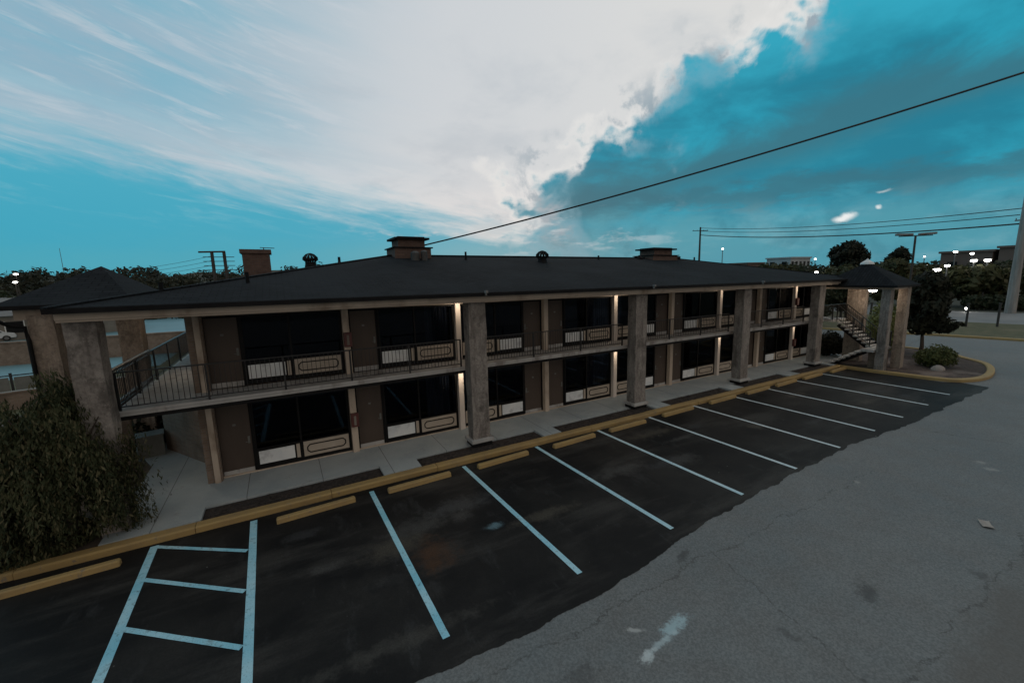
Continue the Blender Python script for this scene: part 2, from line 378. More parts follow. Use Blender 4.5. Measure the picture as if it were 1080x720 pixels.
def empty(name, loc=(0,0,0), rz=0):
    o = bpy.data.objects.new(name, None); COL.objects.link(o); o.location = loc; o.rotation_euler.z = rz
    o.empty_display_size = .3; return o
def copy_tree(o, parent=None):
    c = o.copy(); COL.objects.link(c); c.parent = parent
    for ch in list(o.children): copy_tree(ch, c)
    return c
def struct(mb, name, mat, **k): return tag(mb.build(name, mat, **k), kind='structure')

A15 = rad(-1.5)
def toL(x, y):      # lot grid (stripes) to building grid
    y -= 14.4; return (x*math.cos(A15)+y*math.sin(A15), -x*math.sin(A15)+y*math.cos(A15))

# ------------------------------------------------------------------ ground
S = MB(); n = 48
S.sheet([(600*math.cos(2*math.pi*i/n), 600*math.sin(2*math.pi*i/n)) for i in range(n)], -.03)
struct(S, 'ground', M['terrain'])
struct(MB().sheet([(-60,-60),(48,-60),(49.2,-2.2),(46,13),(-60,13)], -.012), 'parking_lot', M['old_asphalt'])
# dark sealed parking bays with a ragged front edge
edge = [(-14,-8.9),(-8,-9.05),(-3,-8.95),(1.58,-8.99),(2.78,-9.09),(4.27,-9.07),(5.19,-9.04),(6.59,-8.89),(7.92,-8.65),(10.51,-8.47),(13.61,-8.29),(16.99,-8.23),(20.5,-8.45),(24.37,-8.41),(29.3,-8.43)]
rag = []
for (a, b) in zip(edge[:-1], edge[1:]):
    m_ = max(2, int((b[0]-a[0])/.05))
    for i in range(m_):
        t = i/m_; x = a[0]+(b[0]-a[0])*t; y = a[1]+(b[1]-a[1])*t
        rag.append((x, y+.10*mnoise.noise(Vector((x*1.3,0,0)))+.045*mnoise.noise(Vector((x*4,3,0)))+.022*mnoise.noise(Vector((x*13,7,0)))))
rag += [(29.6,-8.40),(29.75,-7.3),(29.2,-6.9),(29.1,-2.5),(-14,-2.5)]
struct(MB().sheet(rag, -.006), 'sealed_parking_bays', M['sealed_asphalt'])
# painted lines
PL = MB()
def stripe(p, q, w, z=0.0):
    p, q = Vector((*p,0)), Vector((*q,0)); d = (q-p).normalized(); s_ = Vector((-d.y,d.x,0))*w/2
    L = (q-p).length; m_ = max(2, int(L/.25)); a = []; b = []
    for i in range(m_+1):
        c = p+d*L*i/m_; j = .006*mnoise.noise(Vector((c.x*3,c.y*3,0)))
        a.append((c+s_*(1+j*8)).to_2d()); b.append((c-s_*(1-j*8)).to_2d())
    PL.sheet([tuple(v) for v in a+b[::-1]], z)
for x in (2.0, 4.82, 7.55, 10.33, 13.04, 15.78, 18.45, 21.0, 23.7, 26.38):
    stripe(toL(x, 11.52 if x < 20 else 11.3), toL(x, 5.85), .125)
stripe(toL(-2.765, 11.72), toL(-2.765, 5.85), .15)
stripe(toL(-.825, 11.66), toL(-.825, 5.85), .15)
for a, b in (((-2.64,-2.82),(-.82,-4.08)), ((-2.60,-4.06),(-.78,-5.51)), ((-2.57,-5.47),(-.74,-6.97)), ((-2.53,-6.88),(-.70,-8.35))):
    stripe(a, b, .10, .003)
struct(PL, 'parking_line_markings', M['line'])
# kerbs
K = MB()
def kerb(path, w=.3, z=.14, closed=False):
    pts = [Vector((*p,0)) for p in path]; L = []; Rr = []
    for i, p in enumerate(pts):
        d = (pts[min(i+1,len(pts)-1)]-pts[max(i-1,0)]).normalized(); nrm = Vector((-d.y,d.x,0))
        L.append(p+nrm*w/2); Rr.append(p-nrm*w/2)
    rings = [K.addv([(l.x,l.y,-.02),(l.x,l.y,z-.03),(l.x*.85+r.x*.15,l.y*.85+r.y*.15,z),(r.x*.85+l.x*.15,r.y*.85+l.y*.15,z),(r.x,r.y,z-.03),(r.x,r.y,-.02)]) for l, r in zip(L, Rr)]
    for a, b in zip(rings[:-1], rings[1:]):
        for j in range(5): K.face([a+j, a+j+1, b+j+1, b+j])
    K.face([rings[0]+j for j in range(6)]); K.face([rings[-1]+5-j for j in range(6)])
x = -11.0
while x < 28.9:                      # cast kerb in three metre lengths
    e = min(x+3.02, 29.05); jy = R_.uniform(-.012,.012)
    kerb([(x,-2.49+jy),((x+e)/2,-2.49+jy),(e-.012,-2.49+jy)], .31, .15+R_.uniform(-.006,.004)); x = e
def arc(pts, per=6):                 # smooth line through points
    out = []
    P_ = [Vector(p) for p in pts]
    for i in range(len(P_)-1):
        p0, p1, p2, p3 = P_[max(i-1,0)], P_[i], P_[i+1], P_[min(i+2,len(P_)-1)]
        for k in range(per):
            t = k/per
            out.append(tuple(.5*((2*p1)+(p2-p0)*t+(2*p0-5*p1+4*p2-p3)*t*t+(3*p1-p0-3*p2+p3)*t**3)))
    out.append(tuple(P_[-1])); return out
isl = arc([(29.0,-2.66),(29.0,-3.9),(29.2,-5.2),(29.4,-6.4),(29.9,-7.3),(31.5,-7.75),(33.8,-7.5),(35.9,-6.8),(37.2,-5.6),(38.4,-4.4),(39.0,-2.5),(39.0,2.0),(39.0,9.0)])
kerb(isl, .3, .15)
kerb([(49.4,-14),(48.9,-5.6),(48.0,-1.2),(46.2,5),(45,12)], .35, .16)
struct(K, 'yellow_kerb', M['yellow'])
# planted island and lawns
struct(MB().sheet(isl+[(29.0,9.0)], .07), 'planted_island_soil', M['island_mulch'])
struct(MB().sheet([(49.5,-30),(49.1,-5.6),(48.2,-1.2),(46.4,5),(45.2,12),(45,26),(70,26),(60.5,2),(61.5,-4),(63,-30)], .05), 'roadside_lawn', M['grass'])
struct(MB().sheet([(63,-30),(61.5,-4),(60.5,2),(70,26),(86,26),(74.6,4.6),(76.5,-4),(79,-30)], .0), 'road', M['road'])
struct(MB().sheet([(39.2,-2),(46,-1),(45.5,13),(39.2,13)], .004), 'side_driveway', M['old_asphalt'])
# walkway slab and crossings
W_ = MB()
W_.box(-3.75,29.0,-1.62,.62,-.05,.15)
beds = [(-1.87,2.55),(3.68,8.2),(8.95,13.9),(14.75,19.0),(19.95,24.0),(25.0,28.6)]
px_ = -3.75
for a, b in beds+[(29.0,29.0)]:
    if a-px_ > .02: W_.box(px_, a, -2.335, -1.62, -.05, .15)
    px_ = b
W_.prism([(-3.75,.62),(-1.9,.62),(-1.9,13),(-5.2,13),(-4.7,4.6),(-3.75,2.3)], -.05, .15)
W_.box(29.0,32.4,-1.62,1.2,-.05,.15)
struct(W_, 'walkway', M['concrete'])
B_ = MB()
for a, b in beds:                     # low mulch beds with lumpy tops
    nx = int((b-a)/.08); ny = 9; base = len(B_.v)
    for j in range(ny+1):
        for i in range(nx+1):
            x = a+(b-a)*i/nx; y = -2.335+.715*j/ny
            t = min(i, nx-i, 2)/2*min(j, ny-j, 2)/2
            B_.v.append((x, y, .075+t*(.05+.045*mnoise.noise(Vector((x*4,y*4,0)))+.03*mnoise.noise(Vector((x*13,y*13,2))))))
    for j in range(ny):
        for i in range(nx):
            q = base+j*(nx+1)+i; B_.face([q, q+1, q+nx+2, q+nx+1])
struct(B_, 'mulch_bed', M['mulch'])
struct(MB().sheet([(-11,-2.335),(-3.75,-2.335),(-3.75,2.3),(-4.7,4.6),(-5.2,13),(-12,13)], .10), 'bare_soil', M['earth'])
# land to the left and behind
struct(MB().sheet([(-120,13),(46,13),(46,30),(-8,32),(-40,26),(-120,30)], .02), 'back_lawn', M['grass'])
struct(MB().sheet([(-30,30.5),(-8,32.3),(10,33),(10,76),(-30,92),(-40,62),(-22,46)], .01), 'pale_back_lot', M['pale_lot'])
struct(MB().sheet([(-19.5,25),(-8,25),(-8,31.5),(-19,38),(-24,44)], .03), 'back_drive', M['pale_lot'])
struct(MB().sheet([(-60,40),(-24,44.2),(-22.5,47),(-40,62),(-70,70)], .02), 'far_yard', M['grass'])

# ------------------------------------------------------------------ wheel stops
def stop_mesh():
    s = MB(); prof = [(-.09,0),(-.075,.105),(-.05,.13),(.05,.13),(.075,.105),(.09,0)]; Lh = .93
    ks = []
    for x, sc_ in ((-Lh,.8),(-Lh+.03,1),(Lh-.03,1),(Lh,.8)): ks.append(s.addv([(x,y*sc_,z*sc_) for y, z in prof]))
    for a, b in zip(ks[:-1], ks[1:]):
        for j in range(5): s.face([a+j, a+j+1, b+j+1, b+j][::-1])
    s.face([ks[0]+j for j in range(6)]); s.face([ks[-1]+5-j for j in range(6)])
    return s
stops = [(-4.1,-3.17,'yellow concrete wheel stop poking out from under the weeping shrub'),
 (.68,-3.12,'yellow concrete wheel stop just right of the striped access aisle'),
 (3.40,-3.10,'yellow wheel stop in the stall with the rusty stain'),
 (6.15,-3.06,'yellow wheel stop in front of the stone pillar nearest the viewer'),
 (9.0,-3.05,'yellow wheel stop between the nearest and the second stone pillar, left of two'),
 (11.62,-2.97,'yellow wheel stop just left of the second nearest stone pillar'),
 (14.57,-2.87,'yellow wheel stop just right of the second nearest stone pillar'),
 (17.6,-2.82,'yellow wheel stop midway between the second and third stone pillars'),
 (20.3,-2.82,'yellow wheel stop in front of the third stone pillar'),
 (22.75,-2.82,'yellow wheel stop just right of the third stone pillar'),
 (25.3,-2.82,'yellow wheel stop left of the farthest stone pillar'),
 (28.05,-2.85,'yellow wheel stop at the far end of the row beside the planted island')]
proto = None
for i, (x, y, lab) in enumerate(stops):
    if proto is None: o = proto = stop_mesh().build('wheel_stop', M['yellow'], bevel=.008)
    else: o = proto.copy(); COL.objects.link(o)
    o.location = (x, y-.02, -.006); o.rotation_euler.z = rad(1.5+R_.uniform(-1.2,1.2))
    tag(o, lab, 'wheel stop', 'yellow wheel stops along the kerb')

# ------------------------------------------------------------------ motel
motel = empty('motel', (14, 5, 0))
tag(motel, 'long two storey motel with dark hip roof, balcony, stone pillars and brown doors', 'motel')
INV = Matrix.Translation((-14,-5,0))
def part(mb, name, mat, parent=motel, **k):
    """part of the motel: geometry is given in world terms"""
    off = (14, 5, 0) if parent is motel else None
    if parent is motel:
        mb.v = [(x,y,z) for x,y,z in mb.v]
        if mb.w: mb.v = [(x,y,warp(x,z)) for x,y,z in mb.v]; mb.w = False
        mb.v = [(x-14,y-5,z) for x,y,z in mb.v]
        o = mb.build(name, mat, **k); o.parent = motel
    else:
        if mb.w: mb.v = [(x,y,warp(x,z)) for x,y,z in mb.v]; mb.w = False
        mb.v = [(x-14,y-5,z) for x,y,z in mb.v]
        o = mb.build(name, mat, **k); o.parent = parent
    return o
def WB(): return MB(True)
XF = [-1.75, 2.12, 5.98, 9.82, 13.6, 17.35, 21.1, 24.72, 28.42]
XEND = 30.75
GZ, UZ = .15, 2.85
HEAD = [(GZ, 2.5), (UZ, 4.96)]
# main body behind the shopfronts
b = WB(); b.box(-1.87, XEND, .62, 10.6, 0, 5.125); part(b, 'wall', M['brick'])
b = WB()
for z0, z1 in ((2.5,2.608),(4.96,5.128)): b.box(-1.66, XEND, -.02, .62, z0, z1)
b.box(-1.66, XEND, .02, .60, -.02, .19); part(b, 'header_wall', M['beige'])
# room backs, so that the glass looks into dim rooms
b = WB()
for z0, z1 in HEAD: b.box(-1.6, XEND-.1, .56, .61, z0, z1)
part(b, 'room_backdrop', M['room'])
# end walls of the shopfront strip
b = WB(); b.box(-1.98, -1.62, -.16, .62, 0, 5.125); part(b, 'end_pier', M['brick'])
b = WB(); b.box(-1.80, -1.66, -.24, -.163, .15, 5.12); part(b, 'pier_trim', M['beige'])
b = WB(); b.box(XEND-.2, XEND+.16, -.16, .62, 0, 5.125); part(b, 'end_pier', M['brick'])
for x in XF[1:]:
    b = WB(); b.box(x-.10, x+.10, -.12, .55, .15, 5.1); part(b, 'pilaster', M['beige' if XF.index(x)%2 else 'lamplit_beige'], bevel=.012)  # pilasters at the lamps get the colour with painted-in lamplight
def make_door(x0, x1, z0, z1, hinge):
    d = WB(); y = .10
    d.box(x0, x1, y, y+.05, z0+.01, z1)
    o = part(d, 'door', M['door'])
    f = WB(); t = .05
    f.box(x0-.001, x0+t, y-.03, y-.002, z0, z1); f.box(x1-t, x1+.001, y-.03, y-.002, z0, z1); f.box(x0+t, x1-t, y-.03, y-.002, z1-t, z1)
    part(f, 'door_frame', M['black'], o)
    h = WB(); hx = x1-.12 if hinge < 0 else x0+.12
    h.box(hx-.03, hx+.03, y-.012, y-.002, z0+.92, z0+1.14); h.tube([(hx,y-.01,z0+.98),(hx,y-.06,z0+.98),(hx-.09*(1 if hinge<0 else -1),y-.06,z0+.98)], .012, 6)
    h.tube([(hx,y-.002,z0+1.1),(hx,y-.03,z0+1.1)], .025, 8)
    part(h, 'handle', M['hvac'], o)
    n_ = WB(); n_.box((x0+x1)/2-.04, (x0+x1)/2+.04, y-.01, y-.002, z0+1.52, z0+1.58); part(n_, 'number_plate', M['hvac'], o)
    k = WB(); k.box(x0+.055, x1-.055, y-.014, y-.002, z0+.012, z0+.16); part(k, 'kick_plate', M['slab'], o)
def octo(cx, cz, w, h, c, y, t):
    """stretched eight sided outline, as thin strips"""
    out = [(-w,-h+c),(-w+c,-h),(w-c,-h),(w,-h+c),(w,h-c),(w-c,h),(-w+c,h),(-w,h-c)]
    # notch the ends a little like the moulding in the photo
    b = WB()
    for i in range(8):
        a, e = out[i], out[(i+1)%8]
        b.bar((cx+a[0], y, cz+a[1]), (cx+e[0], y, cz+e[1]), t, t)
    return b
def make_window(x0, x1, z0, z1, white_left, curtain):
    y = .04; xm = x0+(x1-x0)*(.46 if white_left else .54); zr = z0+.66
    f = WB(); t = .055; dp = .09
    f.box(x0, x0+t, y, y+dp, z0, z1); f.box(x1-t, x1, y, y+dp, z0, z1)
    f.box(x0+t, x1-t, y, y+dp, z0, z0+.10); f.box(x0+t, x1-t, y, y+dp, z1-t, z1)
    f.box(xm-t/2, xm+t/2, y, y+dp, z0+.10, z1-t)
    f.box(x0+t, xm-t/2, y+.004, y+dp, zr-.05, zr); f.box(xm+t/2, x1-t, y+.004, y+dp, zr-.04, zr)
    # backing of the lower band
    f.box(x0+t, xm-t/2, y+.05, y+.086, z0+.10, zr-.05); f.box(xm+t/2, x1-t, y+.05, y+.086, z0+.10, zr-.04)
    o = part(f, 'window', M['black'])
    for a, e in ((x0+t, xm-t/2), (xm+t/2, x1-t)):
        p = WB(); p.box(a, e, y+.04, y+.05, zr, z1-t); part(p, 'glass_pane', M['glass'], o)
    if curtain:
        for a, e in curtain:
            c = WB(); n_ = int((e-a)/.035)+1; k = []
            for i in range(n_+1):
                xx = a+(e-a)*i/n_; yy = .3+.035*math.sin(i*1.9)+.015*math.sin(i*.7)
                k.append(c.addv([(xx,yy,z0+.3),(xx,yy,z1-.02),(xx,yy+.01,z1-.02),(xx,yy+.01,z0+.3)]))
            for i in range(n_):
                for j in range(4): c.face([k[i]+j, k[i+1]+j, k[i+1]+(j+1)%4, k[i]+(j+1)%4])
            part(c, 'curtain', M['curtain'], o)
    L, Rr = (x0+t, xm-t/2), (xm+t/2, x1-t)
    wl, dl = (L, Rr) if white_left else (Rr, L)
    # white louvred vent panel and a slim cream filler beside the mullion
    fil = .13
    wa, we = (wl[0]+.03, wl[1]-fil-.05) if white_left else (wl[0]+fil+.05, wl[1]-.03)
    p = WB(); p.box(wa, we, y+.012, y+.045, z0+.15, zr-.10)
    for k in range(9):
        zz = z0+.18+k*.042; p.box(wa+.02, we-.02, y+.006, y+.0125, zz, zz+.012)
    part(p, 'vent_panel', M['white_panel'], o)
    p = WB(); fa = wl[1]-fil if white_left else wl[0]+.03
    p.box(fa, fa+fil-.03, y+.012, y+.045, z0+.13, zr-.08); part(p, 'filler_panel', M['decor'], o)
    p = WB(); p.box(dl[0]+.02, dl[1]-.02, y+.012, y+.045, z0+.115, zr-.055); part(p, 'decorative_panel', M['decor'], o)
    cx, cz = (dl[0]+dl[1])/2, (z0+.115+zr-.055)/2
    q = octo(cx, cz, (dl[1]-dl[0])/2-.13, .13, .075, y+.008, .030); part(q, 'panel_moulding', M['black'], o)
for k in range(9):
    xa = XF[k]+(.115 if k else .09); xb = (XF[k+1] if k < 8 else XEND-.2)-(.115 if k < 8 else 0)
    for fl, (z0, z1) in enumerate(HEAD):
        left = k in (0,1,3,5,7)
        if left: dx = (xa, xa+.90); wx = (xa+.90, xb)
        else: dx = (xb-.90, xb); wx = (xa, xb-.90)
        if k == 8: wx, dx = (xa, xb), None
        if dx: make_door(dx[0], dx[1], z0, z1-.02, -1 if left else 1)
        w0, w1 = wx[0]+.005, wx[1]-.005
        mid = (w0+w1)/2
        cur = {(1,1):[(mid+.35,w1-.15)], (1,0):[(mid+.25,w1-.2)], (2,0):[(w0+.1,w0+.6)], (3,1):[(mid+.1,w1-.1)], (3,0):[(mid+.1,w1-.15)], (4,1):[(w0+.1,mid-.1)],
               (5,1):[(mid,w1-.1)], (5,0):[(w0+.1,mid-.3),(mid+.4,w1-.1)], (6,1):[(w0+.1,mid)], (7,0):[(mid+.2,w1-.1)], (7,1):[(w0+.1,w1-.9)], (8,1):[(w0+.2,mid)]}.get((k, fl))
        make_window(w0, w1, z0+.04, z1-.01, left, cur)
# balcony deck
b = WB(); b.box(-3.42, 29.6, -1.2, .01, 2.715, 2.85); b.box(-3.42, -1.98, .01, 10.4, 2.715, 2.85); b.box(29.6, 31.25, -1.7, .62, 2.715, 2.85)
b.box(-3.42, 29.6, -1.225, -1.2, 2.80, 2.856)
part(b, 'balcony_deck', M['slab'])
b = WB(); b.box(-3.35, 29.6, -1.17, .0, 2.61, 2.712); b.box(-3.35,-1.99, .0, 10.3, 2.61, 2.712); part(b, 'deck_beam', M['black'])
# railings
def railing(p, q, z, name, parent, h=.96, drop=None, partf=part, gap=.115, post=1.95, mat=None):
    """p, q: plan ends; drop: z at q when sloping"""
    b = WB() if partf is part else MB(); p, q = Vector((*p, z)), Vector((*q, z if drop is None else drop)); d = q-p; L = math.hypot(d.x, d.y)
    up = Vector((0,0,1))
    b.bar(p+up*h, q+up*h, .05, .035); b.bar(p+up*.10, q+up*.10, .03, .025)
    n_ = max(1, round(L/post))
    for i in range(n_+1):
        c = p+d*i/n_; b.bar(c-up*.12, c+up*h, .045, .045)
    n2 = max(1, int(L/gap))
    for i in range(1, n2):
        c = p+d*i/n2; b.bar(c+up*.10, c+up*(h-.01), .014, .014)
    return partf(b, name, mat or M['rail'], parent)
PXS = [-3.5, 5.96, 13.38, 20.62, 27.7]
for a, e in ((-3.3,5.6),(6.32,13.0),(13.76,20.25),(21.0,27.3),(28.1,31.2)):
    railing((a,-1.16 if e < 30 else -1.62), (e,-1.16 if e < 30 else -1.62), UZ, 'railing', motel, .95)
railing((-3.36,-1.1), (-3.36,10.2), UZ, 'railing', motel, .98)
b = WB(); b.tube([(-3.41,-1.1,3.72),(-3.41,2.2,3.72)], .024, 8); b.tube([(-3.39,-1.1,3.86),(-3.39,2.4,3.86)], .026, 8); b.tube([(-3.41,-.9,3.02),(-3.41,2.8,3.02)], .02, 8); part(b, 'handrail', M['steel'])
# stone pillars with plinths
def pillar(x0, x1, y0, y1, z0, z1, mat, plinth=True, partf=part, parent=motel):
    b = WB() if partf is part else MB(); nz = 26; ring = []
    for k in range(nz+1):
        z = z0+(z1-z0)*k/nz; pts = []
        for (sx_, sy_) in ((x0,y0),((x0+x1)/2,y0),(x1,y0),(x1,(y0+y1)/2),(x1,y1),((x0+x1)/2,y1),(x0,y1),(x0,(y0+y1)/2)):
            j = .022*mnoise.noise(Vector((sx_*3.1, sy_*3.1, z*2.3))); j2 = .022*mnoise.noise(Vector((sx_*2.7+9, sy_*3.3, z*2.1)))
            pts.append((sx_+j, sy_+j2, z))
        ring.append(b.addv(pts))
    for a, e in zip(ring[:-1], ring[1:]):
        for j in range(8): b.face([a+j, a+(j+1)%8, e+(j+1)%8, e+j])
    b.face([ring[-1]+j for j in range(8)]); b.face([ring[0]+7-j for j in range(8)])
    o = partf(b, 'stone_pillar', mat, parent)
    if plinth:
        c = WB() if partf is part else MB(); c.box(x0-.10, x1+.10, y0-.10, y1+.10, z0+.12, z0+.24); partf(c, 'plinth', M['slab'], o, bevel=.012)
        c = WB() if partf is part else MB(); c.box(x0-.05, x1+.05, y0-.05, y1+.05, z0-.02, z0+.12); partf(c, 'plinth_base', M['black'], o, bevel=.012)
    return o
pillar(-3.80, -3.26, -1.90, -1.42, .1, 5.1, M['stone'], False)
for x in PXS[1:]:
    pillar(x-.31, x+.31, -1.88, -1.42, .16, 5.1, M['stone'])
# eave: beam, soffit, gutter edge
b = WB(); b.box(-3.80, XEND+.2, -2.14, -1.86, 5.11, 5.24); b.box(-3.80, XEND+.2, -2.19, -2.14, 5.16, 5.315)
part(b, 'eave_beam', M['beige'], bevel=.008)
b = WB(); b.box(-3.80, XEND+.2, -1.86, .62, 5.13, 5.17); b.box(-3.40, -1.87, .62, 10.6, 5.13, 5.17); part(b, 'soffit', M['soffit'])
b = WB(); b.box(-3.40, -3.2, -1.86, 10.5, 5.11, 5.24); part(b, 'end_beam', M['beige'])
# hip roof
EX0, EX1, EY0, EY1, EZ = -3.86, 31.3, -2.36, 12.96, 5.43
RX0, RX1, RY, RZ = 4.95, 23.9, 5.3, 7.0
def hip(b, x0, x1, y0, y1, z, a, c, zr, th=.11):
    k = b.addv([(x0,y0,z),(x1,y0,z),(x1,y1,z),(x0,y1,z),a+(zr,),c+(zr,),(x0,y0,z-th),(x1,y0,z-th),(x1,y1,z-th),(x0,y1,z-th)])
    b.cur = 0
    if a == c:
        for q in ((0,1,4),(1,2,4),(2,3,4),(3,0,4)): b.face([k+i for i in q])
    else:
        for q in ((0,1,5,4),(1,2,5),(2,3,4,5),(3,0,4)): b.face([k+i for i in q])
    b.cur = 1
    for q in ((6,7,1,0),(7,8,2,1),(8,9,3,2),(9,6,0,3),(9,8,7,6)): b.face([k+i for i in q])
    b.cur = 0
b = WB(); hip(b, EX0, EX1, EY0, EY1, EZ, (RX0,RY), (RX1,RY), RZ)
roof = part(b, 'roof', [M['roof'], M['roof_edge']])
b = WB(); b.bar((RX0,RY,RZ+.015),(RX1,RY,RZ+.015),.28,.05)
for p, q in (((EX0,EY0,EZ),(RX0,RY,RZ)),((EX1,EY0,EZ),(RX1,RY,RZ)),((EX0,EY1,EZ),(RX0,RY,RZ)),((EX1,EY1,EZ),(RX1,RY,RZ))): b.bar(Vector(p)+Vector((0,0,.012)),Vector(q)+Vector((0,0,.012)),.22,.03)
part(b, 'ridge_cap', M['roof'], roof)
b = WB(); b.box(EX0-.02, EX1+.02, EY0-.08, EY0-.003, EZ-.12, EZ-.01); part(b, 'gutter', M['roof_edge'], roof)
for x in (6.02, 13.4, 20.75):
    b = WB(); b.box(x-.04, x+.04, EY0-.20, EY0-.085, EZ-.02, EZ+.06); b.box(x-.02, x+.02, EY0-.15, EY0-.085, EZ-.10, EZ-.02); part(b, 'eave_floodlight', M['far_roof'], roof)
# roof stacks
def stack(x0, x1, zb, z1, z2, z3):
    b = WB(); y0, y1 = RY-.75, RY+.75
    b.box(x0, x1, y0, y1, zb-.5, z1); o = part(b, 'chimney', M['red_brick'], roof)
    return o
def stack2(x0, x1, z1, z2, z3):
    b = WB(); y0, y1 = RY-.8, RY+.8; i = (x1-x0)*.13
    b.box(x0, x1, y0, y1, 6.5, z1-.05); b.cur = 1; b.box(x0-.08, x1+.08, y0-.08, y1+.08, z1-.05, z1)
    b.cur = 0; b.box(x0+i, x1-i, y0+.2, y1-.2, z1, z2); b.cur = 1; b.box(x0+.03, x1-.03, y0+.03, y1-.03, z2, z2+.09); b.box(x0+i, x1-i, y0+.2, y1-.2, z2+.09, z2+.14)
    part(b, 'roof_stack', [M['red_brick'], M['roof_edge']], roof)
stack2(4.98, 6.62, 7.34, 7.68, 7.8); stack2(20.9, 23.1, 7.18, 7.52, 7.6)
b = WB(); b.box(-.98, .12, 8.6, 9.7, 5.9, 7.22); b.box(-1.06, .20, 8.52, 9.78, 7.22, 7.40); part(b, 'brick_chimney', M['red_brick'], roof)
b = WB(); b.tube([(-.1,9.1,7.38),(-.1,9.1,7.52)], .02, 6); b.bar((-.25,9.1,7.52),(.35,9.1,7.50),.05,.03); part(b, 'chimney_aerial', M['dark_pole'], roof)
def turbine(x, y, z, s=1.0):
    b = WB(); b.lathe((x,y,z), [(.26*s,-.15),(.2*s,.12*s),(.2*s,.2*s)], 14)
    for i in range(14):
        a0 = 2*math.pi*i/14
        pts = [(x+r*s*math.cos(a0+tw), y+r*s*math.sin(a0+tw), z+h*s) for r, h, tw in ((.19,.2,0),(.29,.28,.1),(.28,.38,.2),(.16,.5,.3),(.03,.55,.35))]
        pts2 = [(x+r*s*math.cos(a0+tw+.34), y+r*s*math.sin(a0+tw+.34), z+h*s) for r, h, tw in ((.18,.2,0),(.26,.28,.1),(.25,.38,.2),(.14,.5,.3),(.02,.54,.35))]
        k = b.addv(pts+pts2)
        for j in range(4): b.face([k+j,k+j+1,k+6+j,k+5+j])
    part(b, 'turbine_vent', M['roof_edge'], roof)
turbine(1.5, 3.3, 6.42, .95); turbine(12.1, 3.6, 6.6, 1.15)
def pipe(x, y, z, h=.3):
    b = WB(); b.lathe((x,y,z), [(.09,-.1),(.05,.03),(.05,h),(.035,h)], 8); part(b, 'vent_pipe', M['roof_edge'], roof)
for x, y, z in ((2.55,3.6,6.62),(8.2,4.2,6.82),(16.6,4.6,6.85),(20.0,4.8,6.9),(24.6,4.4,6.78),(-.4,-.2,5.85),(-2.2,-1.0,5.68)): pipe(x, y, z, R_.uniform(.18,.34))
b = WB(); b.lathe((5.75,4.1,6.85), [(.2,-.2),(.2,.2),(.1,.28)], 10); b.lathe((6.15,4.05,6.85), [(.15,-.2),(.15,.26),(.05,.32)], 10); part(b, 'exhaust_fan', M['hvac_dark'], roof)
b = WB(); b.box(23.5,23.75,4.8,5.2,6.6,7.12); b.lathe((20.2,4.9,6.9), [(.18,-.2),(.18,.1),(.02,.22)], 8); part(b, 'exhaust_fan', M['roof_edge'], roof)
# lit wall lamps above the paired windows
def lamp(name, x, y, z, e, parent):
    l = bpy.data.lights.new(name, 'POINT'); l.energy = e; l.color = (1,.80,.60); l.shadow_soft_size = .06
    o = bpy.data.objects.new(name, l); COL.objects.link(o); o.location = (x,y,z); o.parent = parent
    return o
for k, e0, e1 in ((2,15,13),(4,11,10),(6,10,6),(8,10,10)):
    for fl, (zt, e) in enumerate(((2.608,e0),(5.128,e1))):
        x = XF[k]
        b = WB(); b.box(x-.10, x+.10, -.62, -.40, zt-.05, zt-.002); o = part(b, 'wall_lamp', M['black'])
        d = WB(); d.box(x-.08, x+.08, -.60, -.42, zt-.085, zt-.05); part(d, 'lamp_diffuser', M['lamp'], o)
        lp = lamp('lamp_light', x-14, -.56-5, warp(x, zt-.2), e, motel)
for zt, e, yl in ((5.12,20,3.1),(2.6,9,.42)):
    b = WB(); b.box(-2.16,-1.98,yl-.1,yl+.1,zt-.30,zt-.12); o = part(b, 'wall_lamp', M['black'])
    d = WB(); d.box(-2.14,-2.0,yl-.08,yl+.08,zt-.34,zt-.30); part(d, 'lamp_diffuser', M['lamp'], o)
    lamp('lamp_light', -2.25-14, yl-5, zt-.42, e, motel)
# fire extinguisher cabinets
for k in (1, 8):
    for z0 in (GZ, UZ):
        x = XF[k]+.02; b = WB(); y = -.122
        b.box(x-.12, x+.12, y-.12, y-.002, z0+.92, z0+1.38); o = part(b, 'extinguisher_cabinet', M['red'], bevel=.01)
        c = WB(); c.box(x-.035, x+.035, y-.126, y-.121, z0+.98, z0+1.30); part(c, 'cabinet_window', M['far_wall'], o)
b = WB(); b.prism([(-1.99,1.2),(-1.99,1.42),(-3.5,4.0),(-3.66,3.9)], .13, 2.605); part(b, 'storage_wall', M['brick'])
# end return stair tower on the left: piers, beams and its own little roof
b = WB(); hip(b, -5.45, -2.9, -.35, 4.4, 5.44, (-4.05,2.0), (-4.05,2.0), 6.42, .1); part(b, 'tower_roof', [M['roof'], M['roof_edge']])
pillar(-4.98, -4.52, -.1, .5, .1, 5.2, M['stone_warm'], False)
pillar(-4.55, -3.95, 4.3, 4.9, .1, 5.0, M['stone_warm'], False)
b = WB(); b.box(-5.2, -3.86, -.05, .18, 5.1, 5.34); b.box(-5.2, -5.0, .18, 4.3, 5.1, 5.34); b.box(-5.2, -3.6, 4.35, 4.6, 5.0, 5.34); part(b, 'tower_beam', M['beige'])
b = WB(); b.tube([(-5.36,-.38,5.3),(-5.34,-.36,5.1),(-5.2,-.25,4.98),(-5.02,-.14,4.93),(-4.99,-.14,4.6),(-4.99,-.14,.3)], .045, 8); part(b, 'downspout', M['black'])
